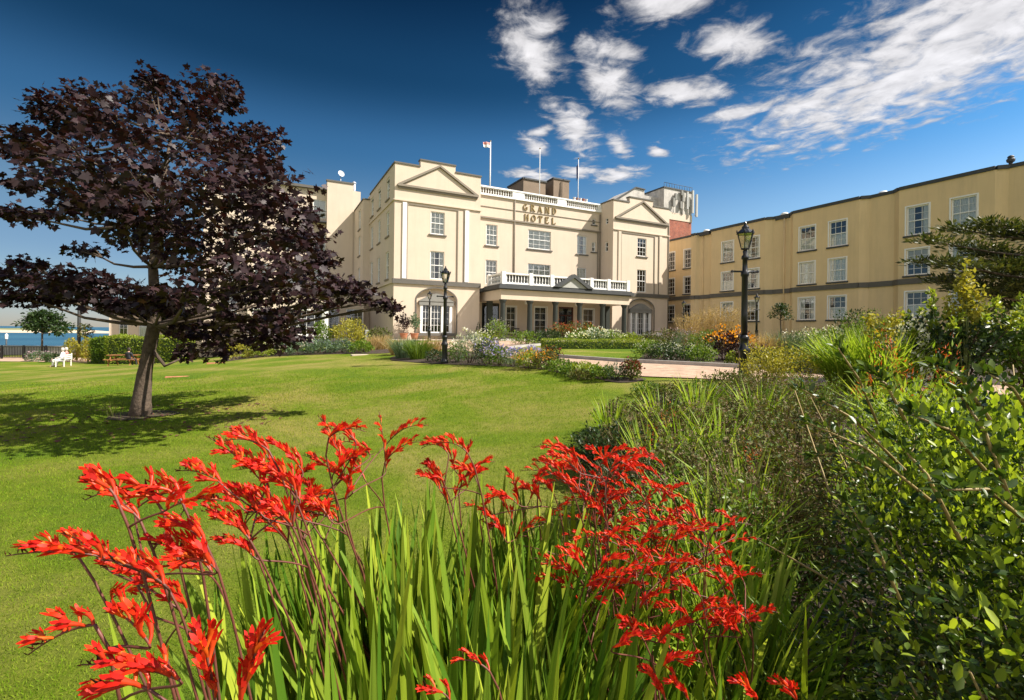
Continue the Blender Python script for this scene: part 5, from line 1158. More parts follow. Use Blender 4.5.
tag(fallen(), kind='stuff')
# sparse sprouts and dry tufts round the foot
ornamental('wispy dry tuft of uncut grass at the foot of the purple maple', TB.x-0.35, TB.y-0.15, 0.25, 0.38, 34, MT['lf_brown'], 0.005)
# patch of bare soil at the trunk foot
sheet('tree_soil', [(TB.x+0.55*cos(a)*(1+.2*sin(3*a)), TB.y+0.5*sin(a)) for a in np.linspace(0, 2*pi, 18)[:-1]], 0.012, MT['soil'], 0.2)

# ------------------------------------------------------------ small far trees and hedges
def small_tree(name, label, loc, h, rw, trunk_h, n, leaf, mat, clumps=9, flat=0.5, seed=1, cat='tree', group=None, tr=0.06):
    g = np.random.default_rng(seed); t = empty(name, loc, 0, label, cat, group); m = MB()
    top = h-0.25*(h-trunk_h); m.tube([(0,0,-0.05),(0.03,0,trunk_h*0.6),(0,0.02,trunk_h),(0.02,0,top)], [tr, tr*0.8, tr*0.7, tr*0.2], 8); Ps = []; Ds = []
    for i in range(clumps):
        a = i*2.4; f = (i+0.5)/clumps; z = trunk_h + (h-trunk_h)*(0.12+0.8*f); rad = rw*(1-f*0.75)*g.uniform(0.45, 0.8) if i < clumps-1 else 0
        c = np.array([rad*cos(a), rad*sin(a), z]); s = rw*g.uniform(0.30, 0.46)
        P, D = shell(n//clumps, (s, s, s*flat), c, g, 0.8, 0.25, -1); Ps.append(P); Ds.append(D)
        r = Vector((0,0,trunk_h*0.9+(z-trunk_h)*0.55)); m.tube([r, r.lerp(Vector(c), .5)+Vector((0,0,-.03)), c], [tr*0.4, tr*0.25, tr*0.1], 6)
    m.build('trunk', MT['bark'], t); P = np.concatenate(Ps); D = np.concatenate(Ds)
    V, F = leaves(P, unit(D+g.normal(size=D.shape)*0.6), leaf, OVAL, 0.4, g); np_mesh('crown', V, F, mat, t); return t
small_tree('windswept_tree', 'small dark flat crowned tree standing by the water at the left', gd(42, 50), 4.6, 2.45, 2.2, 2600, 0.30, MT['lf_dark'], 11, 0.36, 4, tr=0.11)
small_tree('young_tree', 'thin brownish young tree beside the dark lamp column by the water', gd(85, 47), 3.3, 0.95, 1.6, 420, 0.2, MT['lf_brown'], 7, 0.6, 5)
mound('bushy clipped yellow shrub left of the timber bench', gd(71.5,40.5).x, 40.5, 0.55, 2.0, 1500, 0.13, MT['lf_yellow'], 'clipped_shrub', upright=.5, lump=.08)
mound('bushy clipped yellow shrub between the timber bench and the hedge', gd(88,40.5).x, 40.5, 0.5, 2.05, 1500, 0.13, MT['lf_yellow'], 'clipped_shrub', upright=.5, lump=.08)
def hedge(label, x0, x1, y, h, w, n, leaf, mat, z=None, cat='hedge', name='hedge', y1=None):
    g = np.random.default_rng(int(abs(x0*31)+y)); y1 = y if y1 is None else y1
    t = empty(name, ((x0+x1)/2, (y+y1)/2, H((x0+x1)/2, (y+y1)/2)), atan2(y1-y, x1-x0), label, cat); L_ = math.hypot(x1-x0, y1-y)
    face = g.integers(0, 4, n); P = np.stack([g.uniform(-L_/2, L_/2, n), g.uniform(-w/2, w/2, n), g.uniform(0.02, h, n)], 1); D = np.zeros((n,3))
    P[face==0,1] = -w/2; D[face==0,1] = -1; P[face==1,2] = h; D[face==1,2] = 1; P[face==2,1] = w/2; D[face==2,1] = 1; s = face==3; sg = np.sign(g.random(s.sum())-.5); P[s,0] = sg*L_/2; D[s,0] = sg
    P += g.normal(size=P.shape)*0.05*min(1, h); P[:,2] += 0.04*h*np.sin(P[:,0]*2.2); P[:,2] = np.maximum(P[:,2], 0.01)
    V, F = leaves(P, unit(D*.5+UPV*.3+g.normal(size=D.shape)*.6), leaf, OVAL, .4, g); np_mesh('foliage', V, F, mat, t)
    m = MB(); m.box(-L_/2+0.08, L_/2-0.08, -w/2+0.08, w/2-0.08, 0.0, h-0.1); m.build('twigs', MT['lf_dark'], t); return t
hedge('shaded, darker painted end of the long hedge beside the yellow shrub', gd(96,39).x, gd(112,39).x, 39, 2.0, 1.2, 3800, 0.13, MT['lf_green'])  # same hedge in darker leaves, standing in for its shaded end
hedge('tall bright green hedge behind the picnic table', gd(112.5,38).x, gd(190,38).x, 38, 2.05, 1.2, 9000, 0.13, MT['lf_lime'])
mound('pale pink flowered shrub by the railing at the far left', gd(40,41).x, 41, 0.9, 0.8, 700, 0.14, MT['lf_blue'], flowers=(MT['fl_mauve'], 120, .12, ROUND, 0.1))
mound('small dark green shrub by the railing behind the white bench', gd(54,40).x, 40, 0.7, 0.7, 500, 0.14, MT['lf_dark'])
# climbers and pots by the hotel
for t, kind in PLANTERS:
    g = np.random.default_rng(5)
    if kind == 'cone':
        n = 500; f = g.random(n)**0.6; a = g.uniform(0, 6.28, n); P = np.stack([0.24*f*np.cos(a), 0.24*f*np.sin(a), 1.45-0.95*f], 1); D = np.stack([np.cos(a), np.sin(a), 0.5+0*a], 1)
        V, F = leaves(P, D, .07, OVAL, .3, g); np_mesh('foliage', V, F, MT['lf_dark'], t)
    else:
        m = MB(); m.tube([(0,0,.4),(0.02,0,1.1)], .025, 6); m.build('stem', MT['twig'], t)
        P, D = shell(420, (.38,.38,.55), (0,0,1.35), g, .8, .3, -1); V, F = leaves(P, unit(D+g.normal(size=D.shape)*.6), .15, OVAL, .3, g)
        np_mesh('foliage', V, F, MT['lf_purple' if kind == 'purple' else 'lf_blue'], t)
# ------------------------------------------------------------ borders
def soilpatch(pts, lift=0.015): return sheet('flower_bed', pts, lift, MT['soil'], 0.4)
OV, LA, RO = OVAL, LANCE, ROUND
def gxy(px, d): v = gd(px, d); return v.x, v.y
# border left of the near lamp, before the garden room
soilpatch(smooth_line([gxy(228,25), gxy(260,26.5), gxy(330,25.2), gxy(388,23.8), gxy(392,27), gxy(330,29), gxy(250,29.5), gxy(222,28), gxy(228,25)], 4)[:-1])
for px, d, r, h, mt, lb, kw in [
    (240,27,.8,.85,'lf_yellow','low yellow-leafed shrub at the left end of the lavender border',{}),
    (262,27,.75,.8,'lf_lime','lime green shrub behind the lavender, second from the border end',{}),
    (283,27.5,.7,1.0,'lf_dark','dark shrub with dull purple tips in the lavender border',dict(flowers=(MT['fl_mauve'],150,.09,LA,.2))),
    (302,26.8,.8,.72,'lf_blue','grey lavender bush left of the garden room window',dict(flowers=(MT['fl_violet'],300,.06,LA,.2))),
    (322,26.4,.8,.72,'lf_blue','grey lavender bush below the garden room corner post',dict(flowers=(MT['fl_violet'],300,.06,LA,.2))),
    (343,26,.7,.68,'lf_blue','grey lavender bush left of the big yellow shrub',dict(flowers=(MT['fl_violet'],260,.06,LA,.2))),
    (350,29.2,1.05,1.75,'lf_yellow','big round yellow shrub in front of the side entrance',{}),
    (362,25.2,.6,.6,'lf_green','small green mound at the right end of the lavender border',{}),
    (322,29.0,.5,1.7,'lf_green','tall green climber against the garden room post',{}),
    (378,30.5,.8,1.0,'lf_brown','rusty brown grassy shrub by the hotel flank',{})]:
    x, y = gxy(px, d); mound(lb, x, y, r, h, int(900*r*h+500), .11, MT[mt], upright=.5, **kw)
x, y = gxy(381,27); ornamental('tan feathery grass beside the pale handrail', x, y, .8, 1.0, 320, MT['straw'], .02)
x, y = gxy(372,26.5); ornamental('small tan grass tuft left of the feathery grass', x, y, .5, .8, 200, MT['straw'], .02)
# border round the second lamp
soilpatch(smooth_line([gxy(392,19.5), gxy(430,17.6), gxy(470,16.2), gxy(520,14.6), gxy(575,12.6), gxy(612,11.0), gxy(640,10.9), gxy(640,11.4), (1.5,12.4), (0.6,15.0), (-.4,18.8), (-1.6,21.5), (-3.8,23.5), gxy(394,21.5), gxy(392,19.5)], 4)[:-1])
spec = [
 ('g',404,20.5,.75,1.15,'lf_blue','blue-green fountain grass at the left tip of the lamp border',None),
 ('g',418,19.6,.7,1.05,'lf_green','soft green arching grass just left of the lawn lamp',None),
 ('g',398,22.5,.7,1.0,'straw','tan grass behind the blue-green fountain grass',None),
 ('g',433,21.0,.6,.95,'straw','tan grass behind the lawn lamp post',None),
 ('m',436,18.2,.4,.45,'lf_dark','low dark mound at the foot of the lawn lamp',None),
 ('m',458,17.6,.42,.75,'lf_green','green daisy bush right of the lawn lamp',('fl_white',60,.07)),
 ('m',470,17.0,.60,1.10,'lf_blue','tall grey-green bush with white flowers right of the lawn lamp',('fl_white',150,.07)),
 ('m',484,18.8,.55,1.0,'lf_lime','lime shrub with white flowers behind the grey-green bush',('fl_white',90,.07)),
 ('m',488,16.2,.5,.85,'lf_dark','dark bush with violet flowers at the drive edge',('fl_violet',130,.06)),
 ('m',500,15.6,.45,.62,'lf_green','green mound speckled violet before the portico steps',('fl_violet',150,.06)),
 ('m',515,15.0,.42,.55,'lf_blue','grey-blue catmint mound beside the drive',('fl_violet',220,.055)),
 ('m',532,16.3,.45,.48,'lf_blue','catmint mound in full violet flower nearest the drive bend',('fl_violet',300,.055)),
 ('m',528,14.2,.4,.52,'lf_lime','lime mound with small orange flowers in the lamp border',('fl_orange',60,.06)),
 ('m',545,13.9,.38,.5,'lf_brown','bronze leafed mound with orange flowers',('fl_orange',70,.06)),
 ('m',551,14.6,.3,.55,'lf_dark','dark plant topped with deep red flowers beside the drive',('fl_bud',80,.07)),
 ('m',560,13.0,.36,.34,'lf_green','small green mound left of the taller lime perennials',None),
 ('m',574,12.4,.38,.30,'lf_green','mid green perennial at the front of the lamp border',None),
 ('m',588,12.0,.36,.34,'lf_lime','lime leafy perennial near the right end of the lamp border',None),
 ('m',602,11.6,.32,.30,'lf_green','leafy green perennial beside the lime one',None),
 ('m',616,11.4,.30,.36,'lf_blue','blue-green perennial at the right end of the lamp border',None),
 ('m',632,11.3,.22,.44,'lf_brown','wine red flowered plant at the very tip of the lamp border',('fl_bud',90,.07)),
 ('m',580,11.6,.28,.22,'lf_brown','low bronze mound spilling onto the lawn',None)]
for k, px, d, r, h, mt, lb, fl in spec:
    x, y = gxy(px, d)
    if k == 'g': ornamental(lb, x, y, r, h, 420, MT[mt], .016, bend=1.3)
    else: mound(lb, x, y, r, h, int(2300*r*h+420), .062, MT[mt], 'perennial', 'perennial', LA if mt in ('lf_blue',) else OV, upright=.6, flowers=(MT[fl[0]], fl[1], fl[2], RO, .15) if fl else None)
# island beyond the drive: clipped low hedge, red and white flowers before the portico
x0, y0 = gxy(543,23.5); x1, y1 = gxy(668,23.5)
hedge('low clipped green-yellow box hedge behind the inner lawn', x0, x1, y0, .42, .5, 7000, .06, MT['lf_lime'], name='low_hedge', y1=y1+.6)
for px, d, r, h, mt, lb, fl in [
 (550,29,.8,.9,'lf_dark','dark shrub left of the red flowers before the portico',None),
 (561,30,.8,1.25,'lf_brown','left clump of rust red flowers before the portico',('fl_rust',260,.10)),
 (577,30,.8,1.3,'lf_brown','rust red flower clump before the hotel door',('fl_rust',280,.10)),
 (592,29.5,.8,1.15,'lf_green','right clump of rust red flowers before the portico',('fl_rust',150,.10)),
 (580,26.8,.75,.8,'lf_green','left bush of white flowers above the low hedge',('fl_white',230,.09)),
 (596,26.8,.75,.95,'lf_blue','middle bush of white flowers above the low hedge',('fl_white',260,.09)),
 (612,27,.7,.85,'lf_green','right bush of white flowers above the low hedge',('fl_white',160,.09)),
 (630,27,.8,.7,'lf_lime','lime shrub above the low hedge toward the right pavilion',None),
 (650,27,.8,.7,'lf_brown','bronze shrub below the right arched window',None),
 (497,33.5,.8,1.5,'lf_green','loose rose bush at the left end of the portico',('fl_white',80,.07)),
 (524,27.5,.8,.8,'lf_green','green shrub before the portico at the end of the drive',None),
 (536,28.2,.7,.7,'lf_dark','dark green shrub right of the portico steps',None)]:
    x, y = gxy(px, d); mound(lb, x, y, r, h, int(700*r*h+300), .11, MT[mt], upright=.5, flowers=(MT[fl[0]], fl[1], fl[2], LA if fl[0]=='fl_rust' else RO, .2) if fl else None)
# long border between drive and wing
soilpatch(smooth_line([gxy(640,16.8), (4.35,15.1), (6.7,13.75), (8.35,12.5), (10.6,10.4), (15.0,7.2), (22,12), (17.5,20), (10,24), gxy(655,24), gxy(640,16.8)], 4)[:-1])
spec = [
 ('m',650,17.3,.55,.62,'lf_green','low green mound with pale flowers at the left tip of the long border',('fl_white',80,.05)),
 ('m',664,16.5,.6,.55,'lf_dark','dark green groundcover along the kerb, leftmost in the long border',('fl_white',60,.05)),
 ('m',682,15.7,.6,.52,'lf_dark','dark green groundcover with white specks along the kerb',('fl_white',90,.05)),
 ('m',700,15.1,.5,.55,'lf_green','green low mound at the kerb left of the tall lamp',('fl_white',40,.05)),
 ('m',668,20.5,.7,1.0,'lf_brown','bronze shrub behind the kerb planting, left part of the long border',('fl_mauve',90,.07)),
 ('p',690,20.8,.6,1.1,'straw','leftmost clump of tall tan feather grass before the wing',1.55),
 ('p',703,21.2,.6,1.15,'straw','second clump of tall tan feather grass before the wing',1.65),
 ('p',716,21.4,.6,1.2,'straw','tallest tan feather grass clump left of the tall lamp',1.85),
 ('p',730,21.0,.6,1.2,'straw','feather grass clump just left of the tall lamp lantern post',1.9),
 ('m',685,19.3,.6,1.0,'lf_blue','grey-green perennial in front of the leftmost feather grass',('fl_mauve',70,.07)),
 ('m',704,18.2,.6,.95,'lf_green','leafy green perennial left of the orange daisies',None),
 ('m',724,16.2,.62,1.02,'lf_purple','dark leafed clump crowned with orange daisies left of the lamp',('fl_orange',320,.08)),
 ('m',741,16.5,.5,1.0,'lf_purple','dark leafed clump with orange daisies behind the tall lamp',('fl_orange',260,.08)),
 ('m',738,14.3,.35,.42,'lf_lime','small lime plant at the kerb below the orange daisies',None),
 ('g',759,16.2,.5,1.15,'straw','blond feathery grass right of the tall lamp',None),
 ('g',770,16.6,.5,1.1,'straw','second blond feathery grass right of the tall lamp',None),
 ('m',752,14.0,.45,.6,'lf_purple','low dark leafed plant right of the lamp foot',('fl_mauve',80,.05)),
 ('g',784,16.4,.55,1.25,'lf_blue','grey-blue fountain grass right of the blond grasses',None),
 ('m',800,16.8,.65,1.0,'lf_blue','grey-green bush speckled with cream flowers',('fl_white',200,.05)),
 ('m',820,16.6,.7,1.05,'lf_green','green bush speckled with cream flowers below the wing windows',('fl_white',220,.05)),
 ('m',838,16.2,.6,1.1,'lf_blue','sage bush with cream flowers at the right of the long border',('fl_white',150,.05)),
 ('m',772,13.3,.6,.55,'lf_dark','dark green groundcover on the kerb right of the lamp',None),
 ('m',793,12.9,.6,.6,'lf_dark','dark green groundcover further right on the kerb',None),
 ('m',815,12.4,.6,.62,'lf_dark','darkest low shrub where the kerb meets the big green shrubs',None),
 ('m',845,12.2,.6,.8,'lf_dark','dark low shrub behind the big grassy mound',None)]
for k, px, d, r, h, mt, lb, fl in spec:
    x, y = gxy(px, d)
    if k == 'g': ornamental(lb, x, y, r, h, 420, MT[mt], .014, bend=1.2)
    elif k == 'p': ornamental(lb, x, y, r, h, 300, MT['straw'], .012, plume=(MT['straw'], 110, .065, fl), bend=.7, lean=.35, name='feather_grass')
    else: mound(lb, x, y, r, h, int(2000*r*h+450), .07, MT[mt], 'perennial', 'perennial', LA if mt == 'lf_blue' else OV, upright=.6, flowers=(MT[fl[0]], fl[1], fl[2], RO, .3) if fl else None)
# clipped standards by the wing
small_tree('standard_tree', 'small dark round headed standard tree against the wing wall', gd(780.5,24.5), 2.35, .62, 1.5, 700, .10, MT['lf_dark'], 7, .55, 8, tr=.05)
x, y = gxy(856,22); mound('wide flat topped dark shrub under the wing windows', x, y, .85, 1.95, 1500, .10, MT['lf_dark'], upright=.5)
# low shrubs between the camera and the drive, near the tall lamp
for px, d, r, h, mt, lb, fl in [
 (765,9.4,.48,.85,'lf_yellow','yellow-green shrub just right of the foot of the tall lamp',None),
 (790,9.2,.50,.88,'lf_yellow','second yellow-green shrub further right of the tall lamp',None),
 (728,9.2,.42,.42,'lf_brown','brownish shrub hiding the foot of the tall lamp, left side',None),
 (745,8.6,.42,.46,'lf_brown','brownish shrub directly before the tall lamp',None),
 (700,9.0,.40,.28,'lf_green','green shrub at the near edge of the drive',None),
 (672,9.2,.38,.22,'lf_brown','low twiggy shrub at the near edge of the drive',None),
 (650,9.3,.36,.25,'lf_green','leafy green plant at the lawn corner of the near border',None)]:
    x, y = gxy(px, d); mound(lb, x, y, r, h, int(4200*r*h+400), .045, MT[mt], 'low_shrub', 'shrub', OV, upright=.55)

# ------------------------------------------------------------ big growth on the right
for px, d, r, h, mt, lb, leaf in [
 (868,9.6,.85,1.45,'lf_green','big soft green mound of strappy leaves right of the drive',.07),
 (905,9.0,.7,1.30,'lf_green','leafy green bush behind the rust red flowers',.07)]:
    x, y = gxy(px, d); t = mound(lb, x, y, r, h, 5200, leaf, MT[mt], tmpl=LA, upright=.6)
x, y = gxy(852,9.0); ornamental('bright green arching strappy clump at the left of the big right border', x, y, .7, 1.35, 520, MT['lf_strap'], .025, bend=1.3)
x, y = gxy(880,8.6); ornamental('bright green arching strappy clump behind the rust red flowers', x, y, .8, 1.4, 520, MT['lf_strap'], .025, bend=1.3)
x, y = gxy(908,8.4); mound('white edged variegated bush before the tall shrub', x, y, .38, 1.38, 1500, .06, MT['fl_white'], upright=.5); 
x, y = gxy(888,4.6); mound('rust red crocosmia clump on the right, left of the pair', x, y, .26, 1.32, 500, .10, MT['lf_strap'], 'crocosmia_clump', 'flower clump', LA, upright=.8, flowers=(MT['fl_rust'], 620, .036, LA, .30))
x, y = gxy(948,4.5); mound('smaller rust red crocosmia clump on the right of the pair', x, y, .12, 1.30, 300, .10, MT['lf_strap'], 'crocosmia_clump', 'flower clump', LA, upright=.8, flowers=(MT['fl_rust'], 200, .036, LA, .35))
# tall loose shrub
def tall_shrub(label, px, d, h, r, mat, tip, seed=3):
    g = np.random.default_rng(seed); x, y = gxy(px, d); t = empty('tall_shrub', (x, y, H(x,y)), 0, label, 'shrub'); m = MB(); Ps = []; Ds = []; Pt = []; Dt = []
    for i in range(26):
        a = i*2.4; rr = r*math.sqrt((i+1)/26); hh = h*(1-0.35*(rr/r)**2)*g.uniform(.8,1.03); e = np.array([rr*cos(a), rr*sin(a), hh])
        m.tube([(0.1*cos(a),0.1*sin(a),-.03), (e[0]*.45,e[1]*.45,hh*.5), tuple(e)], [.022,.014,.004], 6); n = 190
        s = g.random(n)**0.6; B_ = np.stack([e[0]*(.35+.65*s), e[1]*(.35+.65*s), hh*(.22+.78*s)], 1) + g.normal(size=(n,3))*.13*(1.15-s)[:,None]
        Dd_ = unit(rdir(n, g)*.9 + UPV*.35 + e/np.linalg.norm(e)*.5)
        top = s > .86; Ps.append(B_[~top]); Ds.append(Dd_[~top]); Pt.append(B_[top]); Dt.append(Dd_[top])
    m.build('stems', MT['twig'], t)
    V, F = leaves(np.concatenate(Ps), np.concatenate(Ds), .085, OV, .35, g); np_mesh('foliage', V, F, mat, t)
    V, F = leaves(np.concatenate(Pt), np.concatenate(Dt), .075, OV, .35, g); np_mesh('bright_top_leaves', V, F, tip, t); return t
tall_shrub('tall loose dark green shrub with yellow shoots before the wing at the right', 950, 8.4, 1.95, .95, MT['lf_dark'], MT['lf_lime'])
tall_shrub('tall green shrub at the right edge with yellow tips', 1040, 8.2, 1.9, .9, MT['lf_green'], MT['lf_lime'], 9)
x, y = gxy(966,8.0); t = empty('yellow_sapling', (x,y,H(x,y)), 0, 'slender yellow leafed sapling shooting above the tall shrub', 'sapling'); m = MB(); g = np.random.default_rng(8); Ps = []
for k, (ex, ey, ez) in enumerate([(0,0,2.35),(.12,.05,2.15),(-.10,0,2.1),(.2,-.05,1.85),(-.22,.08,1.8),(.3,.1,1.6)]):
    m.tube([(0,0,-.02),(ex*.4,ey*.4,ez*.6),(ex,ey,ez)], [.016,.011,.003], 6); s = g.uniform(.68,1,120); Ps.append(np.stack([ex*s,ey*s,ez*s],1)+g.normal(size=(120,3))*.045)
m.build('stem', MT['stem_green'], t); P = np.concatenate(Ps); V, F = leaves(P, unit(rdir(len(P),g)+UPV*.4), .085, OV, .3, g); np_mesh('foliage', V, F, MT['lf_yellow'], t)
x, y = gxy(842,8.0); t = empty('yellow_sapling', (x,y,H(x,y)), 0, 'low yellow shoots left of the tall dark shrub, before a wing window', 'sapling'); m = MB(); Ps = []
x2, y2 = gxy(893,8.0); t.location = (x2, y2, H(x2,y2))
for k, (ex, ey, ez) in enumerate([(-.1,0,1.45),(-.3,.05,1.5),(-.42,0,1.45),(.05,0,1.52)]):
    m.tube([(0,0,-.02),(ex*.3,ey*.4,ez*.6),(ex,ey,ez)], [.012,.008,.003], 6); s = g.uniform(.72,1,60); Ps.append(np.stack([ex*s,ey*s,ez*s],1)+g.normal(size=(60,3))*.04)
m.build('stem', MT['stem_green'], t); P = np.concatenate(Ps); V, F = leaves(P, unit(rdir(len(P),g)+UPV*.4), .08, OV, .3, g); np_mesh('foliage', V, F, MT['lf_yellow'], t)
for k, (px, d, h) in enumerate([(905,5.2,1.15),(955,4.6,1.1),(985,4.2,1.15),(1015,4.0,1.2),(930,4.9,1.05)]):
    x, y = gxy(px, d); ornamental(['bright strappy green clump, leftmost along the top of the near right bush','bright strappy green clump second along above the near right bush','bright strappy green clump third along above the near right bush','bright strappy green clump at the right edge above the near bush','shorter strappy green clump between the two leftmost ones'][k], x, y, .3, h, 150, MT['lf_strap'], .026, bend=1.1, lean=.35)
# layered conifer at the right edge
def conifer():
    g = np.random.default_rng(21); base = gd(1075, 10.2); t = empty('layered_pine', base, 0, 'dark layered evergreen reaching flat branches in from the right edge', 'tree'); m = MB()
    m.tube([(0,0,-.05),(.05,0,1.2),(-.02,0,2.4),(.05,0,3.5)], [.16,.13,.10,.04], 10); P_ = []; D_ = []
    o = Vector(base)
    tips = [(925,240,-.3),(950,228,.3),(985,222,-.2),(1010,232,.4),(1030,225,0),(918,262,.2),(945,262,-.6),(975,252,.5),(1000,262,-.3),(935,280,.3),(960,288,-.2),(985,290,.6),(1015,285,-.4),(1010,305,.2),(1040,300,.5),(1060,250,-.8),(1090,235,.4),(1120,260,0),(1110,290,.5),(1050,275,-.9),(990,275,.9),(1030,258,.8)]
    for i, (px, py, dd) in enumerate(tips):
        e = at(px, py, 10.2+dd) - o; s = Vector((0,0,max(1.0, e.z-0.35))); mid = s.lerp(e, .55)+Vector((0,0,-.06))
        m.tube([s, mid, e], [.04,.022,.006], 6)
        for k in range(8):
            f = .45+.55*(k/7); c = s.lerp(e, f); wd = .30*(1.25-f)+.08; nn = 95
            q = g.normal(size=(nn,3))*np.array([wd*.8, wd*.8, .035]); P_.append(np.array(c)+q); dd_ = q.copy(); dd_[:,2] = np.abs(dd_[:,2])*3+.02; D_.append(unit(dd_+g.normal(size=(nn,3))*.05+np.array((e-s).normalized())*.1))
    m.build('trunk', MT['bark'], t); P = np.concatenate(P_); D = np.concatenate(D_); tm = (np.array([(0,0,0),(-.13,.5,.0),(.13,.5,.0),(0,1,0.05)]), np.array([(0,1,3),(0,3,2)]))
    V, F = leaves(P, D, .12, tm, .4, g); np_mesh('crown', V, F, MT['pine'], t)
MT['pine'] = leafmat('pine_needles', [(0.022,0.04,0.010),(0.05,0.07,0.014),(0.11,0.12,0.02),(0.014,0.026,0.008)], 0.2, 0.5)
conifer()
# ------------------------------------------------------------ near border: twiggy heather-like plants and blades
soilpatch([(-.75,.55),(-.95,1.2),(-.6,1.75),(.15,2.25),(.55,3.2),(.85,4.6),(1.3,6.2),(2.1,8.3),(3.4,9.7),(5.6,10.2),(8.2,9.2),(10.5,7.6),(12.5,4.5),(9,-1),(1.2,-1.2),(-.4,-.4)], 0.012)
def twiggy(label, x, y, r, h, n, leaf_m, seed, twig_m='twigpale', tip=None):
    g = np.random.default_rng(seed); t = empty('twiggy_shrub', (x, y, H(x,y)), 0, label, 'shrub')
    nb = int(n/16); a = g.uniform(0, 2*pi, nb); rr = r*np.sqrt(g.random(nb)); az = a + g.normal(size=nb)*.5
    P = np.stack([rr*.75*np.cos(a), rr*.75*np.sin(a), 0*a], 1); hh = h*(1-.35*(rr/r)**2)*g.uniform(.7,1.05,nb); le = .15+.55*(rr/r)
    V, F = strips(P, az, le*.5, le, hh*1.15, np.full(nb, .007), 5, 0, g); np_mesh('twigs', V, F, MT[twig_m], t)
    C_ = V.reshape(nb, 6, 3, 3)[:, :, 1]; s = g.uniform(.38, 1.0, (nb, 16))*5; i0 = np.minimum(s.astype(int), 4); f = (s-i0)[...,None]
    B_ = np.take_along_axis(C_, i0[...,None].repeat(3,2), 1)*(1-f) + np.take_along_axis(C_, (i0+1)[...,None].repeat(3,2), 1)*f
    B_ = B_.reshape(-1,3) + g.normal(size=(nb*16,3))*.012
    V, F = leaves(B_, unit(rdir(len(B_), g)+UPV*.4), .040, LANCE if seed % 2 else OVAL, .5, g); np_mesh('foliage', V, F, leaf_m, t)
    if tip:
        k = g.random(nb) < .35; T_ = C_[k, -1]; Q = (T_[:,None] + g.normal(size=(len(T_), 9, 3))*.014).reshape(-1,3)
        V, F = leaves(Q, unit(rdir(len(Q), g)+UPV*.8), .018, OVAL, .4, g); np_mesh('seed_heads', V, F, tip, t)
    return t
MT['twigpale'] = leafmat('dry_twig', [(0.13,0.08,0.035),(0.22,0.15,0.07),(0.08,0.045,0.02),(0.15,0.14,0.06)], 0.15, 0.7)
MT['seed'] = leafmat('dry_seed_head', [(0.20,0.13,0.08),(0.30,0.21,0.13),(0.12,0.07,0.05)], 0.2, 0.7)
TW = [(632,6.8,.5,.48,'lf_brown','brown twiggy shrub at the lawn edge, farthest back on the left of the near border',None),
      (665,7.2,.5,.46,'lf_dark','dark twiggy shrub in the back row of the near border beside the lawn corner',None),
      (700,7.4,.5,.46,'lf_brown','brown twiggy shrub in the back row directly below the drive edge',None),
      (735,7.3,.5,.50,'lf_green','green twiggy shrub below the tall lamp post','seed'),
      (775,7.0,.52,.60,'lf_brown','brown twiggy shrub below the yellow shrubs by the lamp','seed'),
      (812,6.4,.5,.78,'lf_green','green twiggy shrub between the yellow shrubs and the near right bush',None),
      (618,5.2,.42,.58,'lf_dark','dark low twiggy shrub overhanging the lawn above the red flowers',None),
      (650,5.3,.45,.66,'lf_brown','brown twiggy shrub just above the big red flower mass','seed'),
      (690,5.5,.5,.70,'lf_brown','brown seedy shrub in the middle of the near border','seed'),
      (735,5.4,.5,.72,'lf_green','mixed green twiggy shrub in the middle of the near border','seed'),
      (780,5.2,.5,.80,'lf_brown','dry brown twiggy shrub left of the near right bush','seed'),
      (640,3.9,.34,.62,'lf_dark','dark twiggy shrub behind the big red flower mass',None),
      (690,4.0,.40,.74,'lf_brown','brown seedy shrub right behind the big red flower mass','seed'),
      (740,4.0,.42,.76,'lf_green','green twiggy shrub with dry tips, right of the red flower mass','seed'),
      (800,4.0,.45,.86,'lf_brown','dry brown shrub touching the near right bush','seed'),
      (765,3.0,.34,.80,'lf_brown','brown twiggy shrub above the bright strappy leaves','seed'),
      (700,2.9,.30,.74,'lf_green','green twiggy shrub between red flowers and strappy leaves','seed')]
for i, (px, d, r, h, mt, lb, tp) in enumerate(TW):
    x, y = gxy(px, d); twiggy(lb, x, y, r, h, int(min(6000, 9000*r*h/.35+1200)), MT[mt], 100+i, tip=MT[tp] if tp else None)
BL_ = [(665,5.9,.95,'pale yellow-green blades standing in the back left of the near border'),(690,4.7,.98,'yellow-green blades in the middle left of the near border'),(722,4.6,1.0,'tall yellow-green blades in the middle of the near border'),
       (700,6.6,.95,'thin upright blades near the drive end of the near border'),(655,4.4,.92,'pale arching blades behind the big red flower mass'),(748,3.4,.95,'broad upright green blades right of the red flower mass'),(612,6.2,.85,'short pale blades at the lawn edge of the near border'),(760,6.0,.95,'thin arching blades below the tall lamp')]
for px, d, h, lb in BL_:
    x, y = gxy(px, d); ornamental(lb, x, y, .26, h, 60, MT['lf_strap'], .022, 'blade_clump', 'leaf clump', bend=1.0, lean=.25)
x, y = gxy(672,5.0); 
for px, d, lb in [(668,4.9,'single coral red montbretia spray in the middle of the brown shrubs'),(753,3.6,'rust coloured montbretia spray low among green blades'),(654,4.2,'small orange montbretia spray just above the big red mass')]:
    x, y = gxy(px, d); mound(lb, x, y, .10, .74, 60, .05, MT['lf_strap'], 'montbretia', 'flower', LA, upright=.9, flowers=(MT['fl_rust'], 110, .030, LA, .75), stems=4)

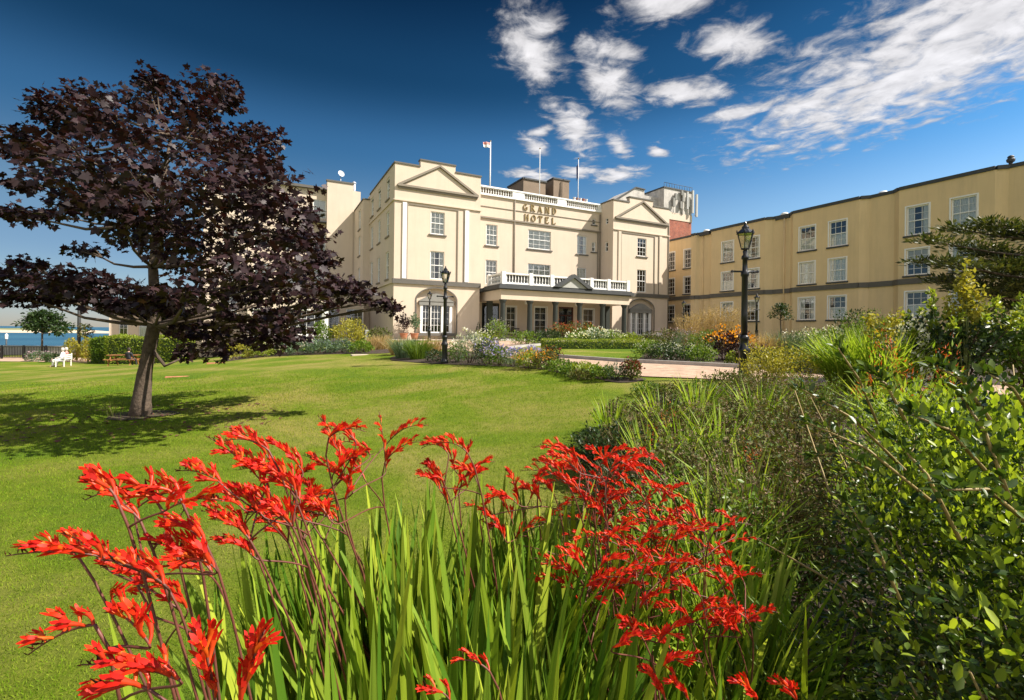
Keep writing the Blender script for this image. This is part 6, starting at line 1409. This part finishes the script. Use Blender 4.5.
# bright strappy clumps lower right
for k, (x, y, r, h, n, w, lb) in enumerate([(.98,1.95,.22,.86,190,.022,'bright strappy leaves at the foot of the near right bush'),(.80,2.35,.24,.90,190,.020,'bright strappy leaves behind the lowest red flowers'),(1.15,2.7,.26,.95,190,.021,'bright strappy leaves between brown shrub and near right bush'),
     (.78,1.72,.18,.76,150,.020,'short bright strappy leaves among the lowest red flowers'),(.62,2.15,.18,.80,90,.014,'narrow green leaves inside the red flower mass'),(1.45,3.2,.3,.95,120,.016,'strappy leaves half hidden behind the near right bush')]):
    ornamental(lb, x, y, r, h, n, MT['lf_strap'], w, 'strappy_clump', 'leaf clump', bend=1.7, lean=.55, seed=k+40)
for x, y, r, h, lb in [(1.05,1.7,.28,.70,'low light green leafy weed under the near right bush'),(.85,1.55,.2,.52,'low pale green leafy weed at the bottom edge right of the red flowers'),(1.3,2.3,.3,.72,'leafy green perennial under the left edge of the near right bush'),
   (.62,1.45,.20,.50,'leafy green undergrowth below the front of the red mass'),(.72,2.05,.26,.66,'leafy green undergrowth in the middle of the red mass'),(.92,2.35,.26,.74,'leafy undergrowth between red mass and strappy leaves'),(.45,2.15,.2,.6,'dark leafy undergrowth under the highest red flowers')]:
    mound(lb, x, y, r, h, 900, .035, MT['lf_green'], 'leafy_perennial', 'perennial', LANCE, upright=.4)

# ------------------------------------------------------------ crocosmia
def flower_template():
    V = []; F = []; rings = [(0,.0020),(.25,.0024),(.45,.0034),(.60,.0050)]; cen = lambda t: np.array([0, t, -.75*t*t])
    for t, r in rings:
        for k in range(5): a = 2*pi*k/5; V.append(cen(t) + np.array([r*28*cos(a), 0, r*28*sin(a)]))
    for i in range(3):
        for k in range(5): F.append((i*5+k, i*5+(k+1)%5, (i+1)*5+(k+1)%5, (i+1)*5+k))
    nt_ = len(F); base = cen(.60)
    for k in range(6):
        a = 2*pi*k/6 + .3; o = np.array([cos(a), 0, sin(a)]); s = np.array([-sin(a), 0, cos(a)]); ln = 1.25 if k in (1, 2) else .95; b = len(V)
        for q, (al, out, wd) in enumerate([(0,.125,.045),(.15,.15,.082),(.28,.20,.076),(.38,.27,.014)]):
            p = base + np.array([0, al*ln*.66, -.78*al*ln]) + o*out*ln; V += [p - s*wd, p + s*wd]
        for q in range(3): F.append((b+2*q, b+2*q+1, b+2*q+3, b+2*q+2))
    return np.array(V), np.array(F), nt_
FT, FF, NTUBE = flower_template()
BUD = (np.array([(0,0,0),(-.09,.4,0),(0,.4,.09),(.09,.4,0),(0,.4,-.09),(0,1,.03)]), np.array([(0,1,2,5),(0,2,3,5),(0,3,4,5),(0,4,1,5)]))
def bez(a, b, c, d, t):
    t = t[:,None]; return a*(1-t)**3 + 3*b*t*(1-t)**2 + 3*c*t*t*(1-t) + d*t**3
def spray(parent, root, S, E, nfl, size, seed, arch=.05, stem=True, stem_from=None):
    """one flower spike: a wiry stem that arches over, flowers in two ranks along its upper side"""
    g = np.random.default_rng(seed); o = np.array(parent.location); root = np.array(root)-o; S = np.array(S)-o; E = np.array(E)-o
    ax_ = E-S; ln = np.linalg.norm(ax_); hor = unit(ax_)
    st = root if stem_from is None else np.array(stem_from)-o
    kl = min(1.0, np.linalg.norm(S-st)/.6); c1 = st + (S-st)*.45 + np.array([0,0,.06*kl]); tt = np.linspace(0, 1, 9); body = bez(st, c1, S - (hor*.06 + np.array([0,0,.05]))*kl, S, tt)
    t2 = np.linspace(0, 1, 12); top = bez(S, S + hor*ln*.33 + np.array([0,0,arch]), S + ax_*.7 + np.array([0,0,arch*.7]), E, t2)
    path = np.concatenate([body, top[1:]]); r = np.interp(np.linspace(0,1,len(path)), [0,.45,1], [.0032,.0021,.0009] if stem_from is None else [.0020,.0017,.0008])
    m = MB(); m.tube([tuple(p) for p in path], list(r), 6); so = m.build('flower_stem', MT['stem_red'], parent)
    nb = max(5, int(nfl*.7)); tf = np.concatenate([np.linspace(0.02, .72, nfl), np.linspace(.74, 1.0, nb)])
    P = bez(S, S + hor*ln*.33 + np.array([0,0,arch]), S + ax_*.7 + np.array([0,0,arch*.7]), E, tf); T = unit(np.gradient(P, axis=0))
    sd = unit(np.cross(T, UPV)); alt = np.where(np.arange(len(tf)) % 2 == 0, 1., -1.)
    D = unit(T*.36 + UPV*.80 + sd*alt[:,None]*.7 + g.normal(size=P.shape)*.30)
    V1, F1 = inst(FT, FF, frames(D[:nfl], unit(T[:nfl]*-1 + UPV*.2 + g.normal(size=(nfl,3))*.25)), P[:nfl], size*g.uniform(.82, 1.15, nfl)*np.linspace(1.05,.8,nfl))
    sz = size*np.linspace(.55,.2,nb); V2, F2 = inst(BUD[0], BUD[1], frames(D[nfl:], UPV+0*D[nfl:]), P[nfl:], sz)
    V3, F3 = inst(BUD[0], BUD[1], frames(D, UPV+0*D), P, np.full(len(P), size*.24))
    V, F = merge([(V1,F1),(V2,F2),(V3,F3)]); mi = np.concatenate([np.tile(np.concatenate([np.ones(NTUBE), np.zeros(6*3)]), nfl), np.full(len(F2), 2), np.full(len(F3), 2)]).astype(int)
    np_mesh('flowers', V, F, None, so, mats=[MT['fl_red'], MT['fl_tube'], MT['fl_bud']], midx=mi)
    return body + o
def crocosmia(label, x, y, nleaf, h, r, az0, spread, sprays, seed, lean=.35, wid=.030):
    g = np.random.default_rng(seed); t = empty('crocosmia_plant', (x, y, H(x,y)), 0, label, 'flowering plant', 'red crocosmia along the near edge of the border')
    a = g.uniform(0, 2*pi, nleaf); rr = r*np.sqrt(g.random(nleaf)); P = np.stack([rr*np.cos(a), rr*np.sin(a)*.8, 0*a - .02], 1)
    az = az0 + g.normal(size=nleaf)*spread; L_ = h*1.06*g.uniform(.62, 1.05, nleaf)
    V, F = strips(P, az, g.uniform(.0, lean, nleaf), g.uniform(.0, .45, nleaf)**1.2, L_, wid*g.uniform(.6, 1.15, nleaf), 9, 4, g)
    np_mesh('leaves', V, F, MT['lf_sword'], t)
    main = None
    for i, s in enumerate(sprays):
        (x0, y0), (x1, y1), d, nf, size = s[:5]; nf = max(4, int(nf*(.9 if d < 1 else 1.0))); dd = s[5] if len(s) > 5 else 0.0; S = at(x0, y0, d); E = at(x1, y1, d+dd)
        rt = np.array((x + g.uniform(-.06,.06), y + g.uniform(-.06,.06), H(x,y)))
        if i % 3 == 0 or main is None: main = spray(t, rt, S, E, nf, size, seed*50+i, arch=.02*d); continue
        c = main[4:]; c = c[c[:,2] < S[2]-.02]
        fr = c[-1] if len(c) and np.linalg.norm(c[-1]-np.array(S)) < .32 else None
        spray(t, rt, S, E, nf, size, seed*50+i, arch=.02*d, stem_from=fr)
    return t
SZ = .038
g = np.random.default_rng(77)
def mass(cx_, cy_, rx, ry, n, d0, d1, left=.65, ll=(30,58)):
    out_ = []
    for i in range(n):
        a = g.uniform(0, 6.28); q = math.sqrt(g.random()); x = cx_+rx*q*cos(a); y = cy_+ry*q*sin(a); an = g.uniform(-.7, 1.1)+pi if g.random() < left else g.uniform(-.9,.4)
        L_ = g.uniform(*ll); out_.append(((x, y+8), (x+L_*cos(an), y+8-abs(L_*sin(an))*.6-4), g.uniform(d0, d1), int(g.integers(6, 10)), SZ*1.02))
    return out_
crocosmia('nearest red crocosmia, its sprays arching far left over the lawn', -.42, .98, 60, 1.05, .15, 2.5, .7,
  mass(165,540,90,70,14,.78,.95,.95,(36,62))+[((112,560),(6,556),.78,10,SZ,-.08),((140,520),(78,478),.82,10,SZ),((185,505),(120,500),.85,9,SZ),((165,585),(100,560),.74,8,SZ),((150,490),(85,500),.84,8,SZ),((196,560),(150,545),.8,9,SZ)], 1, .4)
crocosmia('crocosmia at the bottom left corner with large low red sprays', -.55, .80, 30, .9, .12, 2.4, .8,
  [((95,625),(28,655),.64,8,SZ),((180,680),(80,665),.60,12,SZ),((150,645),(110,610),.62,8,SZ),((215,700),(200,630),.58,9,SZ),((240,705),(265,630),.56,9,SZ),((150,690),(90,690),.58,8,SZ)], 2, .4)
crocosmia('dense crocosmia with a high clustered head left of the tall leaves', -.30, 1.30, 90, 1.06, .2, 2.3, .9,
  mass(255,495,50,60,13,1.0,1.2,.9,(26,50))+[((270,492),(206,436),1.1,11,SZ),((262,470),(216,452),1.15,10,SZ),((285,480),(238,470),1.1,12,SZ),((262,515),(222,490),1.05,12,SZ),((302,470),(262,440),1.2,11,SZ),((250,540),(214,520),1.0,8,SZ),((270,460),(232,430),1.15,9,SZ),((300,500),(268,482),1.05,10,SZ)], 3, .38)
crocosmia('crocosmia whose sprays fan out above the centre of the tall leaves', -.12, 1.48, 100, 1.08, .2, 1.9, 1.2,
  mass(335,475,55,52,13,1.2,1.45,.7,(24,46))+[((345,470),(318,416),1.35,9,SZ),((352,490),(302,455),1.3,12,SZ),((345,500),(360,450),1.3,10,SZ),((386,470),(379,412),1.45,7,.03),((390,440),(428,426),1.5,8,SZ),((385,462),(420,442),1.45,8,SZ),((330,520),(305,500),1.2,8,SZ),((365,480),(330,440),1.4,10,SZ)], 4, .33)
crocosmia('crocosmia with one open head standing alone above the lawn view', .02, 1.62, 100, 1.02, .2, 1.3, 1.4,
  mass(455,480,32,38,6,1.5,1.65,.5,(22,36))+[((448,505),(425,458),1.55,9,SZ),((455,500),(472,438),1.6,10,SZ),((440,490),(418,478),1.5,8,SZ),((462,480),(495,462),1.6,7,SZ),((455,470),(440,440),1.6,7,SZ)], 5, .3)
crocosmia('crocosmia with a loose head between the lone head and the big mass', .22, 1.72, 100, .98, .2, .9, 1.4,
  mass(520,500,38,34,8,1.6,1.8,.6,(22,40))+[((512,520),(486,486),1.7,9,SZ),((520,500),(505,470),1.75,10,SZ),((530,500),(545,470),1.75,9,SZ),((505,540),(480,510),1.6,8,SZ),((540,480),(562,458),1.8,8,SZ)], 6, .3)
crocosmia('left plant of the big red crocosmia mass, highest flowers at the lawn edge', .42, 1.80, 40, .82, .2, .5, 1.3, mass(595,478,38,38,20,1.6,1.9), 7, .35)
crocosmia('middle plant of the big red crocosmia mass', .58, 1.98, 26, .78, .2, .3, 1.3, mass(640,505,46,54,30,1.75,2.1), 8, .4)
crocosmia('front plant of the big red crocosmia mass with flowers hanging low', .50, 1.55, 26, .70, .2, .1, 1.2, mass(622,575,58,50,28,1.4,1.7), 9, .5)
crocosmia('right plant of the big red crocosmia mass, thinning toward the strappy leaves', .80, 1.95, 14, .85, .2, 0, 1.4, mass(700,545,48,40,19,1.7,2.0), 10, .5, .02)
crocosmia('small crocosmia with few spikes low at the right of the mass', .85, 1.62, 10, .75, .15, 0, 1.4, mass(720,600,40,34,14,1.4,1.6), 11, .5, .02)
crocosmia('low crocosmia at the bottom edge with buds right of the tall leaves', .42, 1.15, 26, .72, .14, .6, 1.0, mass(640,650,40,22,5,1.15,1.35)+[((665,700),(640,668),1.1,8,SZ),((690,705),(668,680),1.1,6,SZ),((760,705),(735,684),1.15,8,SZ),((800,705),(775,684),1.15,7,SZ)], 12, .5)
crocosmia('single low spike with three red flowers before the tall leaves', .05, 1.1, 40, .80, .16, 1.5, 1.4, [((490,672),(455,662),1.05,4,SZ),((450,700),(420,690),1.0,4,SZ)], 13, .35)
# tall fans of sword leaves in front, fewer flowers
for k, (x, y, n, h, az0, sp_, lb) in enumerate([(-.50,1.36,85,1.06,2.7,.6,'outermost fan of sword leaves leaning left over the lawn'),(-.36,1.30,85,1.07,2.4,.9,'dense fan of sword leaves left of centre in the foreground'),(-.22,1.12,70,1.0,2.6,.6,'fan of sword leaves leaning left at the foot of the nearest sprays'),(.02,1.22,90,1.02,1.6,1.4,'upright fan of sword leaves in the middle foreground'),(.20,1.28,75,.88,.8,.9,'fan of sword leaves leaning right in the foreground'),(.38,1.38,28,.66,.4,.8,'low fan of sword leaves beside the big red mass'),(.0,1.55,70,1.04,1.5,1.6,'tallest upright sword leaves behind the middle fan')]):
    g2 = np.random.default_rng(300+k); t = empty('sword_leaf_clump', (x, y, H(x,y)), 0, lb, 'leaf clump')
    a = g2.uniform(0, 6.28, n); rr = .17*np.sqrt(g2.random(n)); P = np.stack([rr*np.cos(a), rr*np.sin(a)*.8, 0*a-.02], 1)
    V, F = strips(P, az0+g2.normal(size=n)*sp_, g2.uniform(0,.34,n), g2.uniform(0,.4,n), h*g2.uniform(.6,1.06,n), .036*g2.uniform(.6,1.15,n), 9, 4, g2); np_mesh('leaves', V, F, MT['lf_sword'], t)

# ------------------------------------------------------------ the near right bush
OBL = (np.array([(0,0,0),(-.22,.35,.06),(-.19,.72,.05),(0,1,-.05),(.19,.72,.05),(.22,.35,.06),(0,.5,-.01)]), np.array([(0,6,2,1),(6,3,2,2),(0,5,4,6),(6,4,3,3)]))
OBL = (OBL[0], np.array([(0,6,1),(1,6,2),(2,6,3),(3,6,4),(4,6,5),(5,6,0)]))
def near_bush():
    g = np.random.default_rng(55); x, y = 1.75, 1.45; t = empty('glossy_bush', (x, y, 0.08), 0, 'large dark glossy leafed bush filling the right foreground', 'bush'); o = np.array([x, y, .08]); m = MB(); Ps = []; Ds = []
    lobes = [((1.75,1.55,.75),(.82,.75,.72)),((1.45,1.0,.55),(.62,.45,.62)),((2.1,2.2,.85),(.8,.7,.72)),((1.25,.75,.30),(.45,.3,.45)),((1.9,.9,.8),(.7,.5,.70)),((2.7,1.9,.95),(.8,.8,.75)),((1.5,2.0,.6),(.5,.5,.66)),((2.6,3.0,.85),(.9,.7,.68))]
    for i, (c, r) in enumerate(lobes):
        n = 8200; P, D = shell(n, r, c, g, .5, .14, -.8); Ps.append(P); Ds.append(unit(D*.6 + UPV*.25 + rdir(len(P), g)*.8))
        for k in range(10):
            q = P[g.integers(len(P))]; rt = np.array([c[0]*.4+x*.6, c[1]*.4+y*.6, .1]); mid = (q+rt)/2 + g.normal(size=3)*.08
            m.tube([tuple(rt-o), tuple(mid-o), tuple(q-o)], [.012,.007,.0025], 5)
    P = np.concatenate(Ps); k = P[:,2] > .02; P = P[k]; D = np.concatenate(Ds)[k]; q_ = P[:,0]-(.62*P[:,1]+.06)+g.normal(size=len(P))*.05; keep = (q_ > 0) & (np.hypot(P[:,0], P[:,1]) > .45) & (P[:,2] < .42+2.1*q_+g.normal(size=len(P))*.05) & (P[:,2] < 1.58-.125*P[:,1]+g.normal(size=len(P))*.035) ; P = P[keep]; D = D[keep]
    V, F = leaves(P-o, D, .028, OBL, .5, g, 1.0); parts = [(V, F)]
    hi = (g.random(len(P)) < np.clip((P[:,2]-.75+.1*P[:,1])/.5, .06, .75)); V, F = leaves(P[hi]-o+np.array([0,0,.02]), unit(D[hi]+UPV*.8), .032, OBL, .4, g, 1.0); np_mesh('bright_top_leaves', V, F, MT['lf_sunlit'], t)  # paler upper leaves: sunlight on the bush top put into leaf colour
    yl = []
    # long shoots that reach out of the bush
    SH = [((905,470,1.35),(800,388,1.3)),((930,500,1.2),(806,352+70,1.3)),((880,430,1.5),(838,300+48,1.45)),((985,470,1.1),(912,415,1.1)),((960,540,1.0),(895,440,1.05)),((1010,500,.95),(960,395,1.0)),((1040,430,1.1),(985,372,1.1)),((870,470,1.5),(812,455,1.5)),((1024,520,.9),(948,490,.85)),((900,600,1.1),(845,500,1.2)),((905,420,1.25),(868,372,1.3)),((990,420,1.1),(935,366,1.15))]
    for i, (a, b) in enumerate(SH):
        A_ = np.array(at(*a)); B_ = np.array(at(*b)); mid = (A_+B_)/2 + np.array([0,0,.03]); m.tube([tuple(A_-o), tuple(mid-o), tuple(B_-o)], [.0042,.0034,.0018], 6)
        n = 46; s = np.linspace(.05, 1, n); C_ = A_+(B_-A_)*s[:,None] + np.array([0,0,.03])*(4*s*(1-s))[:,None]; ax_ = unit(B_-A_); D_ = unit(rdir(n, g)*.9 + ax_*.5 + UPV*.25)
        parts.append(leaves(C_-o, D_, .026, OBL, .4, g))
        n = 9; parts.append(leaves(np.repeat(B_[None]-o, n, 0)+g.normal(size=(n,3))*.008, unit(rdir(n, g)*.6+ax_*.9), .026, OBL, .4, g))
    m.build('branches', MT['twigbr'], t)
    V, F = merge(parts); np_mesh('foliage', V, F, MT['lf_gloss'], t)
MT['lf_sunlit'] = leafmat('sunlit_leaf', [(0.20,0.29,0.018),(0.34,0.42,0.035),(0.13,0.21,0.015)], 0.4, 0.4, 0.4)
MT['twigbr'] = surf('pale_branch', (0.30, 0.22, 0.08), 0.6, 0.25, 20)
near_bush()
